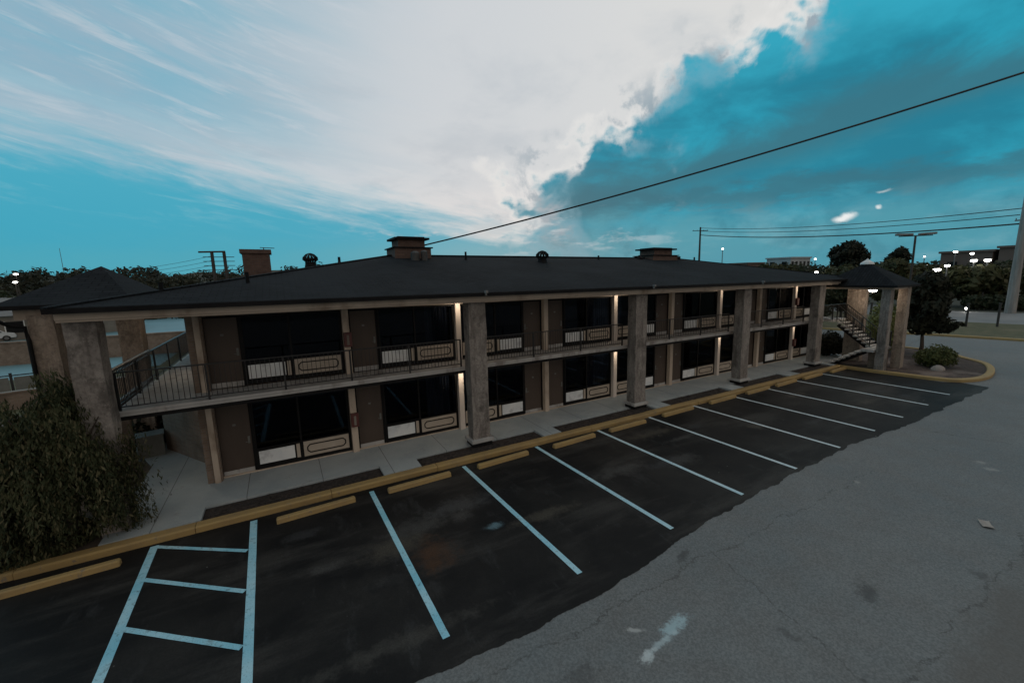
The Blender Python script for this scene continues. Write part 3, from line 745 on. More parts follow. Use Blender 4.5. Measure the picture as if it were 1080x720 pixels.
# stair flight in the tower: concrete treads down towards the left
b = WB()
for i in range(13):
    z = 2.85-i*.21; x = -3.44-i*.27; b.box(x-.30, x, 1.3, 2.6, z-.07, z)
part(b, 'tower_stair', M['slab'])
b = WB(); b.bar((-3.44,1.28,2.72),(-6.9,1.28,.1),.06,.25); b.bar((-3.44,2.62,2.72),(-6.9,2.62,.1),.06,.25); part(b, 'stair_stringer', M['black'])
railing((-3.44,1.24), (-6.9,1.24), 2.85, 'stair_railing', motel, .95, .18)
b = WB(); b.box(-5.9,-4.3,3.0,3.2,.1,1.9); part(b, 'stair_wall', M['brick'])
# far end stair pavilion
b = WB(); hip(b, 28.75, 31.7, -4.85, -1.1, 5.05, (30.4,-2.8), (30.4,-2.8), 6.42, .11); pr = part(b, 'pavilion_roof', [M['roof'], M['roof_edge']])
b = WB(); b.lathe((30.4,-2.8,6.4), [(.34,-.12),(.3,-.02),(.06,.16),(.02,.24)], 10); part(b, 'roof_finial', M['white_paint'], pr)
b = WB(); b.box(29.1,29.3,-4.6,-1.4,4.82,5.0); b.box(29.3,31.3,-4.6,-4.4,4.82,5.0); b.box(31.1,31.3,-4.4,-1.4,4.82,5.0); part(b, 'pavilion_beam', M['beige'])
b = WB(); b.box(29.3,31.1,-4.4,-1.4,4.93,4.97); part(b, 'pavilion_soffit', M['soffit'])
pillar(29.12, 29.55, -4.48, -4.08, .05, 4.9, M['stone'], False)
pillar(30.85, 31.3, -4.62, -4.2, .05, 4.9, M['stone_warm'], False)
pillar(31.3, 31.8, -2.5, -1.6, .05, 4.9, M['stone_warm'], False)
b = WB()
for i in range(8):
    z = 2.85-(i+1)*.185; y = -1.7-i*.22; b.box(30.05, 31.15, y-.27, y, z-.09, z)
b.box(29.0, 31.2, -4.04, -3.44, 1.16, 1.30)
for i in range(7):
    z = 1.30-(i+1)*.165; y = -3.44+i*.25; b.box(28.95, 29.95, y, y+.29, z-.07, z)
part(b, 'pavilion_stair', M['slab'])
b = WB()
b.bar((30.25,-1.7,2.48),(30.25,-3.45,1.06),.07,.2); b.bar((31.17,-1.7,2.66),(31.17,-3.45,1.2),.07,.28)
b.bar((29.2,-3.44,1.02),(29.2,-1.9,.02),.06,.16); b.bar((29.7,-3.44,1.02),(29.7,-1.9,.02),.06,.16)
part(b, 'stair_stringer', M['black'])
b = WB(); b.box(29.7, 31.1, -3.98, -3.55, .05, 1.155); part(b, 'landing_wall', M['brick'])
railing((30.03,-1.7), (30.03,-3.44), 2.85, 'stair_railing', motel, .92, 1.32, post=.9)
railing((31.17,-1.7), (31.17,-3.44), 2.85, 'stair_railing', motel, .92, 1.32, post=.9)
railing((29.62,-4.0), (31.15,-4.0), 1.30, 'stair_railing', motel, .92, post=1.0)
b = WB(); b.lathe((30.4,-3.2,4.70), [(.06,.22),(.08,.12),(.2,.08),(.2,.04)], 12); pl = part(b, 'pavilion_lamp', M['grey_metal'])
b = WB(); b.lathe((30.4,-3.2,4.62), [(.05,0),(.17,.03),(.2,.1),(.19,.125)], 12); part(b, 'lamp_diffuser', M['lamp_far'], pl)
lamp('pavilion_light', 30.4-14, -3.2-5, 4.2, 42, motel)

# ------------------------------------------------------------------ foliage
def leaf_mesh(name, pts, nrm, size, mat, parent=None, droop=0.0, aspect=1.6, loc=(0,0,0)):
    n_ = len(pts); pts = np.asarray(pts, float); nrm = np.asarray(nrm, float)
    nrm /= np.linalg.norm(nrm, axis=1, keepdims=True)+1e-9
    up = rng.normal(size=(n_,3)); up[:,2] -= droop*3
    t = np.cross(nrm, up); t /= np.linalg.norm(t, axis=1, keepdims=True)+1e-9
    bt = np.cross(t, nrm)
    s = (size*rng.uniform(.55,1.35,n_))[:,None]
    a = t*s*.5; b_ = bt*s*.5*aspect
    V = np.stack([pts-b_, pts+a*.9-b_*.1, pts+b_, pts-a*.9+b_*.15], 1).reshape(-1,3)-np.array(loc)
    me = bpy.data.meshes.new(name)
    me.vertices.add(n_*4); me.vertices.foreach_set('co', V.ravel())
    me.loops.add(n_*4); me.loops.foreach_set('vertex_index', np.arange(n_*4))
    me.polygons.add(n_); me.polygons.foreach_set('loop_start', np.arange(n_)*4); me.polygons.foreach_set('loop_total', np.full(n_,4))
    me.materials.append(mat); me.update(calc_edges=True); me.validate()
    o = bpy.data.objects.new(name, me); COL.objects.link(o); o.location = loc
    if parent is not None: o.parent = parent
    return o
def clump_points(centers, radii, n_, shell=.55, squash=(1,1,.8)):
    """points spread in overlapping clumps, denser towards each clump's skin"""
    w = np.array(radii)**2; w = w/w.sum(); idx = rng.choice(len(centers), n_, p=w)
    d = rng.normal(size=(n_,3)); d /= np.linalg.norm(d, axis=1, keepdims=True)
    r = (shell+(1-shell)*rng.random(n_))**.8
    c = np.array(centers)[idx]; R = np.array(radii)[idx]
    p = c+d*(r*R)[:,None]*np.array(squash)
    return p, d+rng.normal(scale=.5, size=(n_,3))
def limb_mesh(b, base, tips, r0, split):
    b.tube([base, (Vector(base)+Vector(split))/2+Vector((R_.uniform(-.1,.1),R_.uniform(-.1,.1),0)), split], [r0*1.25, r0, r0*.8], 8)
    for t in tips:
        m_ = (Vector(split)*.55+Vector(t)*.45)+Vector((R_.uniform(-.2,.2),R_.uniform(-.2,.2),.15))
        b.tube([split, m_, t], [r0*.6, r0*.4, r0*.12], 6)
def tree(name, x, y, h, cr, mat, n_leaf, size, label, cat='tree', group=None, trunk=.3, squash=.8, nclump=14, base=0.0, z0=0, spread=1.0, cone=False):
    """trunk with limbs and a crown of leaf clumps; h top height, cr crown radius, trunk = share of height that is bare"""
    root = empty(name, (x,y,z0)); tag(root, label, cat, group)
    zc0 = h*trunk; cs = []; rs = []
    for i in range(nclump):
        t = (i+.5)/nclump
        if cone: rr = cr*(1-t)**.8*.8
        else: rr = cr*math.sqrt(max(.05, 1-(2*t-1)**2))*.72
        a = i*2.4+R_.uniform(-.5,.5); zz = zc0+(h-zc0)*(.12+.8*t)
        rad_ = cr*R_.uniform(.30,.52)*(1.0 if not cone else (1.05-.75*t))
        cs.append((rr*math.cos(a)*R_.uniform(.5,1)*spread, rr*math.sin(a)*R_.uniform(.5,1)*spread, min(zz, h-rad_*squash*.9))); rs.append(rad_)
    b = MB(); r0 = max(.05, h*.02)
    limb_mesh(b, (0,0,-.1), cs[::2], r0, (0,0,zc0*1.05))
    tr = b.build('trunk', M['bark'], root)
    p, nn = clump_points(cs, rs, n_leaf, .35, (1,1,squash))
    leaf_mesh('crown', p, nn, size, mat, tr)
    return root
# weeping shrub at the left front corner
wr = empty('weeping_shrub', (-4.36,-1.98,.1)); tag(wr, 'large dark weeping shrub drooping over the yellow kerb by the motel corner', 'shrub')
b = MB()
tips = [(.9*math.cos(a), .7*math.sin(a), 2.9+.4*math.sin(a*3)) for a in np.linspace(0, 6, 9)]
limb_mesh(b, (0,.2,-.15), tips, .09, (0.05,.1,1.1)); ws = b.build('trunk', M['bark'], wr)
P_ = []; N_ = []
def strand(x0, y0, top, a, out, ln, zmin):
    for k in range(int(ln*34)):
        t = k/(ln*34)
        px2 = x0+math.cos(a)*out*t**.6; py2 = y0+math.sin(a)*out*t**.6; pz = top-ln*t**1.3
        if pz < zmin: break
        P_.append((px2+R_.gauss(0,.04), py2+R_.gauss(0,.04), pz+R_.gauss(0,.04))); N_.append((math.cos(a)+R_.gauss(0,.6), math.sin(a)+R_.gauss(0,.6), R_.gauss(.2,.5)))
for i in range(1050):                   # hanging sprays that arch out and fall
    a = R_.uniform(0, 2*math.pi); rr = 1.2*math.sqrt(R_.random())
    lob = 1+.13*math.sin(a*3+1)+.10*math.sin(a*7)
    top = 3.5-.8*rr**1.7+R_.uniform(-.7,.2)+1.1*mnoise.noise(Vector((math.cos(a)*rr*1.6,math.sin(a)*rr*1.6,0)))
    if R_.random() < .10: top += R_.uniform(.1,.5)
    f_ = max(0, -math.sin(a))*rr            # strands on the kerb side stop higher
    strand(rr*math.cos(a)*lob*(.92 if math.cos(a)>0 else 1.1), rr*math.sin(a)*lob*.78, top, a, R_.uniform(.05,.36)*(.35+rr)*(.55 if R_.random()<.5 else 1), R_.uniform(.5, 2.9), .05+f_*R_.uniform(.45,1.3)*(.45 if math.cos(a)<-.2 else 1))
for i in range(9000):                   # low skirt on the left
    a = R_.uniform(0, 2*math.pi); r = math.sqrt(R_.random())
    P_.append((-1.0+1.5*r*math.cos(a), .3+.85*r*math.sin(a), .05+1.3*(1-r*r)*R_.random())); N_.append((R_.gauss(0,.6),R_.gauss(-.4,.6),R_.gauss(.6,.4)))
leaf_mesh('foliage', P_, N_, .036, M['weeping'], ws, droop=1.4, aspect=3.2)

# motel grounds planting
tree('conifer_tree', 36.7, -3.7, 5.4, 1.45, M['dark_leaf'], 5200, .22, 'dark leaning evergreen tree on the planted island with low branch reaching right', trunk=.22, squash=.95, nclump=18, z0=.07)
lowb = bpy.data.objects['conifer_tree']
p, nn = clump_points([(.0,-1.2,1.9),(0,-1.6,2.15),(.0,-.9,1.75)], [.32,.22,.4], 500, .3, (1,1.4,.5))
leaf_mesh('low_branch', p, nn, .18, M['dark_leaf'], bpy.data.objects['conifer_tree'])
def bush(name, x, y, z, rx, rz, mat, n_, size, label, group=None, cat='bush', nc=9):
    root = empty(name, (x,y,z)); tag(root, label, cat, group)
    b = MB()
    for i in range(5):
        a = i*1.3; b.tube([(0,0,-.05),(rx*.3*math.cos(a),rx*.3*math.sin(a),rz*.5),(rx*.55*math.cos(a),rx*.55*math.sin(a),rz*.95)], [.035,.025,.01], 6)
    st = b.build('stem', M['bark'], root)
    cs = [(0,0,rz*.8)]+[(rx*.45*math.cos(i*2.4), rx*.45*math.sin(i*2.4), rz*R_.uniform(.4,.95)) for i in range(nc)]
    p, nn = clump_points(cs, [rx*.72]+[rx*R_.uniform(.45,.6) for _ in range(nc)], n_, .5, (1,1,rz/rx*.95))
    p[:,2] = np.abs(p[:,2])+.02
    leaf_mesh('foliage', p, nn, size, mat, st)
    return root
bush('round_bush', 32.9, -5.55, .07, 1.0, .88, M['bush'], 3600, .10, 'low rounded green bush on the island mulch in front of the evergreen')
bush('dark_shrub', 31.6, -.75, .1, .95, 1.15, M['dark_leaf'], 3200, .13, 'black looking round shrub under the balcony between far pillar and stair', cat='shrub')
bush('topiary_bush', 35.0, -2.35, .07, 1.0, 2.1, M['pale_bush'], 3400, .12, 'front one of two pale green rounded bushes seen through the stair pavilion', 'pale bushes behind the stair pavilion')
bush('topiary_bush', 37.0, -1.6, .07, 1.15, 2.45, M['pale_bush'], 3400, .13, 'rear taller one of two pale green rounded bushes behind the stair pavilion', 'pale bushes behind the stair pavilion')
bush('dark_shrub', -4.3, 4.9, .12, .9, 1.0, M['dark_leaf'], 2400, .13, 'dark shrub under the left end balcony beside the passage', cat='shrub')
# rock
b = MB(); nr = 14
rings = []
for k, (zz, rr) in enumerate(((0,1),(.1,.95),(.2,.75),(.27,.35))):
    rings.append(b.addv([((.42*rr+.08*mnoise.noise(Vector((j,k,0))*.9))*math.cos(2*math.pi*j/nr), (.28*rr+.05*mnoise.noise(Vector((j,k,5))*.9))*math.sin(2*math.pi*j/nr), zz+.03*mnoise.noise(Vector((j,k,9)))) for j in range(nr)]))
for a, e in zip(rings[:-1], rings[1:]):
    for j in range(nr): b.face([a+j, a+(j+1)%nr, e+(j+1)%nr, e+j])
b.face([rings[-1]+j for j in range(nr)])
o = b.build('boulder', M['rock'], smooth=True); o.location = (32.0,-5.9,.06); tag(o, 'small pale rock lying on the island mulch beside the round bush', 'rock')
# scrap of card on the open asphalt
b = MB(); k = []
for j in range(5):
    k.append(b.addv([(-.16+i*.08, -.09+j*.045, .012+.02*mnoise.noise(Vector((i*.9,j*.9,3)))+.018*abs(i-2)/2) for i in range(5)]))
for j in range(4):
    for i in range(4): b.face([k[j]+i,k[j]+i+1,k[j+1]+i+1,k[j+1]+i])
o = b.build('card_scrap', M['paper']); o.location = (13.87,-11.89,0); o.rotation_euler.z = .5
sm = o.modifiers.new('thick','SOLIDIFY'); sm.thickness = .006
tag(o, 'crumpled pale scrap of card lying on the open grey asphalt', 'litter')
# air conditioner box and bits beside the passage
o = MB().box(-.35,.35,-.3,.3,0,.7).box(-.38,.38,-.33,.33,.7,.74)
for i in range(8): o.box(-.3,.3,-.308,-.3,.08+i*.07,.11+i*.07)
ac = o.build('air_conditioner', M['hvac'], bevel=.01); ac.location = (-4.0,3.6,.15); ac.rotation_euler.z = .2
tag(ac, 'grey boxy outdoor air conditioner in shade under the end balcony', 'air conditioner')

# ------------------------------------------------------------------ poles, wires, lamps
def sag(p, q, s, n_=24):
    p, q = Vector(p), Vector(q)
    return [tuple(p.lerp(q, i/n_)-Vector((0,0,4*s*(i/n_)*(1-i/n_)))) for i in range(n_+1)]
# service drop over the roof to the front lot
o = MB().tube(sag((6.5,5.0,7.40),(29.0,-16.9,14.55), .5, 32), .034, 6).build('service_cable', M['wire'])
tag(o, 'thick black cable slanting up across the sky from the near roof stack', 'cable')
def utility_pole(name, x, y, h, r, mat, label, arms=(), rz=0):
    root = empty(name, (x,y,0), rz); tag(root, label, 'utility pole')
    MB().tube([(0,0,-.2),(0,0,h)], [r*1.25, r*.75], 12).build('pole', mat, root)
    for z, w in arms:
        a = MB().box(-w/2, w/2, -.06, .06, z-.07, z+.07)
        oo = a.build('crossarm', mat, root)
        for s in (-.45,-.2,.2,.45):
            MB().lathe((w*s,0,z+.07), [(.03,0),(.06,.05),(.03,.1),(.06,.14),(.03,.2)], 8).build('insulator', M['grey_metal'], oo)
    return root
utility_pole('utility_pole', 75.0, .2, 13.2, .40, M['wood_pole'], 'tall thick pale utility pole at the right edge beside the road', [(10.6,1.6)], rad(70))
utility_pole('utility_pole', 98.2, 60, 17.2, .26, M['dark_pole'], 'dark wooden utility pole with crossarm rising behind the middle of the roof', [(16.3,4.2)], rad(-25))
for i, (z0, z1, dy) in enumerate(((11.9,17.0,0),(11.2,16.3,.4),(10.2,15.2,0))):
    o = MB().tube(sag((75,.2+dy,z0),(98.2,60+dy,z1), 1.0), .05 if i < 2 else .09, 5).build('power_line', M['wire'])
    tag(o, ['topmost thin power line running left from the right edge pole','middle thin power line running left from the right edge pole','lowest and thickest line running left from the right edge pole'][i], 'power line', 'lines between the two utility poles')
# twin-headed car park light, unlit
root = empty('parking_light', (52.0,2.1,0)); tag(root, 'unlit twin headed car park light on a tall dark pole above the pavilion roof', 'lamp post')
MB().tube([(0,0,-.1),(0,0,8.55)], [.11,.08], 10).build('pole', M['dark_pole'], root)
MB().bar((-.9,.9,8.52),(.9,-.9,8.52),.08,.08).build('crossbar', M['dark_pole'], root)
for s in (-1,1):
    b = MB(); a = rad(-45)
    for (u0,u1,v0,v1,z0,z1) in ((.25,1.5,-.22,.22,8.55,8.74),):
        pts = []
        for z in (z0, z1):
            for uu, vv in ((u0,v0),(u1,v0),(u1,v1),(u0,v1)):
                sh = .85 if z == z1 else 1
                pts.append((s*(uu*math.cos(a)*1)-vv*sh*math.sin(a), s*uu*math.sin(a)+vv*sh*math.cos(a), z+.03*uu))
        k = b.addv(pts)
        for q in ((0,3,2,1),(4,5,6,7),(0,1,5,4),(1,2,6,5),(2,3,7,6),(3,0,4,7)): b.face([k+i for i in q])
    b.build('lamp_head', M['grey_metal'], root, bevel=.03)
# lit lamps of the far lots (directions read off the photograph, heights real)
CAMP = Vector((.37694806,-14.39506548,5.85))
def far_lamp(dx, dy, dz, D, size, label, twin=False):
    d = Vector((dx,dy,dz))-CAMP; p = CAMP+d*(D/100)
    gz = max(0, p.z-14) if p.z > 14 else 0
    size *= 1.05; root = empty('street_lamp', (p.x,p.y,0)); tag(root, label, 'street lamp', 'lit lamps of the far lots on the right')
    MB().tube([(0,0,-.2),(0,0,p.z+.1)], [.12,.08], 8).build('pole', M['grey_metal'], root)
    hd = MB().box(-size*.6,size*.6,-size*.3,size*.3,p.z+.05,p.z+.2).build('lamp_head', M['grey_metal'], root)
    MB().lathe((0,0,p.z-.1), [(size*.2,-size*.22),(size*.48,-.05),(size*.5,.1),(size*.3,.15)], 10).build('lamp_glass', M['lamp_far'], hd)
fl = [(97.5,9.2,6.4,85,.62,'left one of a bright pair of lamps over the trees by the right pole'),
 (97.9,7.8,6.4,85,.62,'right one of a bright pair of lamps over the trees by the right pole'),
 (96.5,13.1,5.1,80,.75,'brightest widest lamp low over the trees right of the dark evergreen'),
 (96.8,12.0,5.7,82,.5,'small lamp just above and right of the brightest one'),
 (97.0,11.3,7.9,120,.6,'lamp standing on the skyline left end of the brown building'),
 (97.5,9.5,7.5,120,.55,'lamp in front of the middle of the brown building roofline'),
 (95.0,17.9,7.7,130,.4,'tiny lamp on the skyline left of the twin headed light pole'),
 (96.0,14.7,7.3,130,.35,'tiny lamp on the skyline right of the twin headed light pole'),
 (96.2,14.2,5.9,110,.35,'faint lamp among the leaves below the twin headed light'),
 (90.8,28.4,5.1,80,.42,'lone lamp just over the far end of the motel roof'),
 (90.6,28.7,7.6,130,.4,'tiny lamp just left of the big round tree top'),
 (97.3,9.2,-1.2,76,.35,'low lamp by the road beside the fence post'),
 (97.9,7.2,1.7,90,.28,'small dim lamp under the trees left of the right pole'),
 (82.5,42.5,10.4,118,.42,'tiny lamp on a bracket right of the dark wooden pole')]
for a in fl: far_lamp(*a)
# left distance lights
for (dx,dy,dz,D,l) in ((-34.8,79.2,8.3,130,'upper one of two lit lamps in the dark wood at far left'),(-35.0,79.1,7.1,120,'lower one of two lit lamps in the dark wood at far left')):
    d = Vector((dx,dy,dz))-CAMP; p = CAMP+d*(D/100)
    root = empty('street_lamp', (p.x,p.y,0)); tag(root, l, 'street lamp', 'lit lamps in the wood on the left')
    MB().tube([(0,0,-.2),(0,0,p.z+.1)], [.12,.08], 8).build('pole', M['dark_pole'], root)
    MB().lathe((0,0,p.z-.1), [(.15,-.12),(.33,-.03),(.33,.1),(.2,.15)], 10).build('lamp_glass', M['lamp_far'], root)
PFX = -9.6
# double pole with many arms beyond the roof, left
root = empty('pole_pair', (PFX,88,0)); tag(root, 'tall double pole frame with rows of short arms left of the brick chimney', 'utility pole')
for x in (-1.1,1.0):
    MB().tube([(x,0,-.2),(x*.95,0,12.2)], [.34,.28], 10).build('pole', M['dark_pole'], root)
b = MB()
for k in range(6): b.bar((-2.6,.0,7.0+k*.85),(2.6,0,7.0+k*.85),.12,.12)
b.bar((-3.2,0,12.2),(1.2,0,12.3),.5,.3); b.build('crossarm', M['dark_pole'], root)
for k in range(4):
    o = MB().tube(sag((PFX-1,88,11.5-k*.9),(PFX-26,92,8.3-k*.5), .8), .03, 5).build('power_line', M['wire'])
    tag(o, ['highest','second highest','third highest','lowest'][k]+' of the thin lines running left from the double pole frame', 'power line', 'lines left of the double pole frame')
o = MB().tube([(-52,150,0),(-52,150,17)], [.12,.05], 6).build('radio_mast', M['grey_metal']); tag(o, 'thin faint mast rising above the wood at far left', 'mast')

# ------------------------------------------------------------------ right hand side: trees, hedge, fence posts, buildings
tree('roadside_tree', 84, 5.4, 5.6, 4.6, M['leaf'], 3600, .55, 'broad olive green tree behind the hedge left of the right pole', group='trees along the far road', trunk=.22, squash=.7)
tree('roadside_tree', 90, -1.0, 5.7, 4.6, M['leaf'], 3200, .55, 'olive green tree behind the thick pole at the right edge', group='trees along the far road', trunk=.22, squash=.7)
tree('roadside_tree', 83, 12.0, 6.2, 4.4, M['leaf'], 3200, .5, 'green tree behind the dark evergreen under the brightest lamp', group='trees along the far road', trunk=.25, squash=.75)
tree('roadside_tree', 66, 8.6, 6.7, 2.9, M['leaf'], 3000, .4, 'pale green tree rising behind the twin headed light pole', group='trees along the far road', trunk=.2, squash=.8)
tree('roadside_tree', 74, 16.5, 6.1, 3.9, M['leaf'], 3000, .45, 'olive tree just behind the stair pavilion roof', group='trees along the far road', trunk=.2, squash=.75)
tree('roadside_tree', 78, 29.5, 6.8, 4.5, M['leaf'], 3000, .45, 'low olive tree beyond the far end of the motel roof', group='trees along the far road', trunk=.2, squash=.75)
tree('round_tree', 100, 27.2, 10.9, 3.9, M['dark_leaf'], 4200, .5, 'big dark round topped tree on the skyline right of the roof', trunk=.35, squash=.85, nclump=18)
tree('round_tree', 98, 18.9, 9.1, 2.2, M['dark_leaf'], 2200, .42, 'smaller dark tree on the skyline right of the big round one', trunk=.3, squash=.85)
for i, (x, y, h, c, l) in enumerate([(98,-9,5.6,4.6,'tall dark tree at far right behind the road'),(106,9,6.2,5.5,'wide dim tree between road and brown building'),(105,40,7,6,'wide dim tree behind the far roof slope'),(52,12.5,5.2,2.4,'dark leafy tree behind the motel end balcony'),(47,8.0,4.4,2.0,'dark leafy tree behind the stair pavilion pier'),(57,9.5,5.6,2.6,'dark leafy tree left of the light pole base')]):
    tree('leafy_tree', x, y, h, c, M['hedge'], 2600, .42 if x > 80 else .26, l, group='dim trees on the right', trunk=.15, squash=.8)
def hedge_(x0, y0, x1, y1, w, h, label, n_=2600):
    root = empty('hedge', ((x0+x1)/2,(y0+y1)/2,0)); tag(root, label, 'hedge', 'hedges along the road')
    dx, dy = (x1-x0)/2, (y1-y0)/2; L = math.hypot(dx, dy)
    cs = []; rs = []
    m_ = int(2*L/(w*.6))+2
    for i in range(m_):
        t = -1+2*i/(m_-1); cs.append((dx*t+R_.uniform(-.2,.2), dy*t+R_.uniform(-.2,.2), h*.5)); rs.append(w*.55)
    p, nn = clump_points(cs, rs, n_, .5, (1,1,h*.5/(w*.55)))
    b = MB()
    for c in cs[::2]: b.tube([(c[0],c[1],-.05),(c[0],c[1],h*.6)], .05, 5)
    st = b.build('stem', M['bark'], root)
    leaf_mesh('foliage', p, nn, .3, M['hedge'], st)
hedge_(78.5,4.6,79.8,-.1,1.6,1.9,'dark clipped hedge beyond the road left of the right pole')
hedge_(80.5,-2.2,82,-12,1.6,1.9,'dark clipped hedge beyond the road right of the right pole')
fp = None
for i, (x, y, l) in enumerate([(53.0,5.2,'thin dark fence post nearest the evergreen tree on the lawn'),(56.2,-.9,'thin dark fence post under the low lamp on the lawn'),(57.9,-2.5,'thin dark fence post in front of the right pole base'),(59.5,-5.2,'thin dark fence post at the right edge of the lawn')]):
    if fp is None:
        o = fp = MB().box(-.07,.07,-.07,.07,-.1,2.1).box(-.1,.1,-.1,.1,2.1,2.18).build('fence_post', M['dark_pole'])
    else: o = fp.copy(); COL.objects.link(o)
    o.location = (x,y,.05); tag(o, l, 'fence post', 'fence posts on the roadside lawn')
def block(name, x0, x1, y0, y1, h, mat, label, floors=1, cols=6, roofmat=None, rz=0, z0=0):
    root = empty(name, ((x0+x1)/2,(y0+y1)/2,z0), rz); tag(root, label, 'building')
    w, d = (x1-x0)/2, (y1-y0)/2
    MB().box(-w,w,-d,d,-.3,h).build('wall', mat, root)
    MB().box(-w-.4,w+.4,-d-.4,d+.4,h,h+.5).build('roof', roofmat or M['far_roof'], root)
    for f in range(floors):
        zz = h*(f+.35)/floors
        for i in range(cols):
            t = -w+2*w*(i+.5)/cols
            MB().box(t-w*.5/cols, t+w*.5/cols, -d-.08, -d-.002, zz, zz+h*.4/floors).build('window', M['black'], root)
        for i in range(max(2,cols//2)):
            t = -d+2*d*(i+.5)/max(2,cols//2)
            MB().box(-w-.08, -w-.002, t-.9, t+.9, zz, zz+h*.4/floors).build('window', M['black'], root)
block('warehouse', 150, 166, 19, 28, 8.6, M['brown_far'], 'long low brown building on the skyline behind the far right lamps', 1, 5, M['brown_far'])
block('warehouse', 150, 168, -4, 18, 9.3, M['brown_far'], 'taller brown building at the right edge behind the thick pole', 1, 5, M['brown_far'])
block('office_block', 172, 186, 76, 85, 9.8, M['pale_far'], 'pale two storey office block on the skyline right of the dark pole', 2, 5, M['pale_far'])
block('shop_building', 172, 184, 93, 103, 8.4, M['brown_far'], 'low brown building on the skyline left of the pale office block', 1, 4, M['brown_far'])
# small pitched house roof peeking over the ridge
def house(name, x, y, w, d, h, rh, rz, wall, roofm, label, porch=False, z0=0):
    root = empty(name, (x,y,z0), rz); tag(root, label, 'house')
    MB().box(-w,w,-d,d,-.2,h).build('wall', wall, root)
    b = MB(); e = .5
    k = b.addv([(-w-e,-d-e,h),(w+e,-d-e,h),(w+e,d+e,h),(-w-e,d+e,h),(-w-e,0,h+rh),(w+e,0,h+rh)])
    for q in ((0,1,5,4),(2,3,4,5),(1,2,5),(3,0,4),(3,2,1,0)): b.face([k+i for i in q])
    b.build('roof', roofm, root)
    for t in (-.6,-.2,.55):
        wn = MB().box(w*t-.7,w*t+.7,-d-.06,-d-.002,.9,2.2).build('window', M['black'], root)
        MB().box(w*t-.8,w*t-.7,-d-.08,-d-.062,.8,2.3).box(w*t+.7,w*t+.8,-d-.08,-d-.062,.8,2.3).build('frame', M['white_paint'], wn)
    if porch:
        b = MB(); b.box(-.2,4.4,-d-2.4,-d-.5,2.5,2.9); b.build('porch_roof', roofm, root)
        for xx in (.0,1.4,2.9,4.2): MB().box(xx-.18,xx+.18,-d-2.35,-d-2.05,0,2.5).build('porch_column', M['white_paint'], root)
    return root
house('house', -27.5, 62, 9, 5, 2.9, 2.0, rad(22), M['far_wall'], M['far_roof'], 'low house with grey roof and pale porch columns at far left', True)
house('house', 151, 180, 9, 6, 9.4, 2.2, 0, M['brown_far'], M['brown_far'], 'brown roof of a distant house just peeking over the motel ridge')
# parked car by the house
def car(x, y, rz, label):
    root = empty('parked_car', (x,y,.02), rz); tag(root, label, 'car')
    prof = [(-2.1,.35),(-2.15,.75),(-1.9,.95),(-1.25,1.0),(-.75,1.42),(.75,1.45),(1.35,1.02),(2.0,.9),(2.15,.6),(2.1,.35)]
    b = MB(); n_ = len(prof)
    k = b.addv([(px,-.85,pz) for px,pz in prof]+[(px,.85,pz) for px,pz in prof])
    b.face([k+i for i in range(n_)][::-1]); b.face([k+n_+i for i in range(n_)])
    for i in range(n_):
        j = (i+1)%n_; b.face([k+i,k+j,k+n_+j,k+n_+i])
    b.build('body', M['car_white'], root, bevel=.06)
    for s in (-1,1):
        g = MB(); g.prism([(-1.1,0),(1.15,0),(.7,.34),(-.7,.34)], 0, .02)
        g.v = [(px, s*.86+s*pz*.3, 1.02+py) for px,py,pz in g.v]; g.build('side_window', M['black'], root)
    g = MB(); k = g.addv([(-1.27,-.72,1.02),(-1.27,.72,1.02),(-.80,.66,1.41),(-.80,-.66,1.41)]); g.face([k,k+1,k+2,k+3]); g.build('windscreen', M['black'], root)
    for xx in (-1.35,1.35):
        for s in (-1,1):
            wv = MB(); wv.lathe((0,0,-.1), [(.31,0),(.33,.04),(.33,.18),(.31,.2)], 16); wv.v = [(xx+a, s*.8+c_, .33+b_) for a,b_,c_ in wv.v]
            w_ = wv.build('wheel', M['rubber'], root)
            rm = MB(); rm.lathe((0,0,-.115), [(.18,0),(.19,.23)], 12); rm.v = [(xx+a, s*.8+c_, .33+b_) for a,b_,c_ in rm.v]; rm.build('rim', M['grey_metal'], w_)
car(-29.5, 56.5, rad(20), 'white car parked on the grass beside the porch house at far left')
# rail and low wall left of the stair tower
root = empty('metal_fence', (-11.5,19,.1), rad(10)); tag(root, 'dark metal fence with pale panels in front of the back drive at left', 'fence')
b = MB(); b.bar((-3,0,1.1),(1.2,0,1.1),.06,.06); b.bar((-3,0,.15),(1.2,0,.15),.05,.05); b.build('rail', M['rail'], root)
for i in range(4):
    t = -3+i*1.4
    MB().box(t-.05,t+.05,-.05,.05,-.1,1.25).build('post', M['rail'], root)
    if i < 3: MB().box(t+.1,t+1.3,-.015,.015,.22,1.0).build('panel', M['hvac'], root)
o = MB().box(-2.6,2.6,-.12,.12,-.2,.75).box(-2.7,2.7,-.17,.17,.75,.83).build('brick_wall', M['brick']); o.location = (-9.6,15.5,.1); o.rotation_euler.z = rad(12)
tag(o, 'low pinkish brick wall behind the left stair tower', 'wall')
o = MB().box(-9,8.5,-.15,.15,-.2,1.75).box(-9.1,8.6,-.22,.22,1.75,1.85).build('brick_wall', M['brick']); o.location = (-13,32.4,.02); o.rotation_euler.z = rad(-6)
tag(o, 'long taller tan brick wall in front of the pale back lot', 'wall')

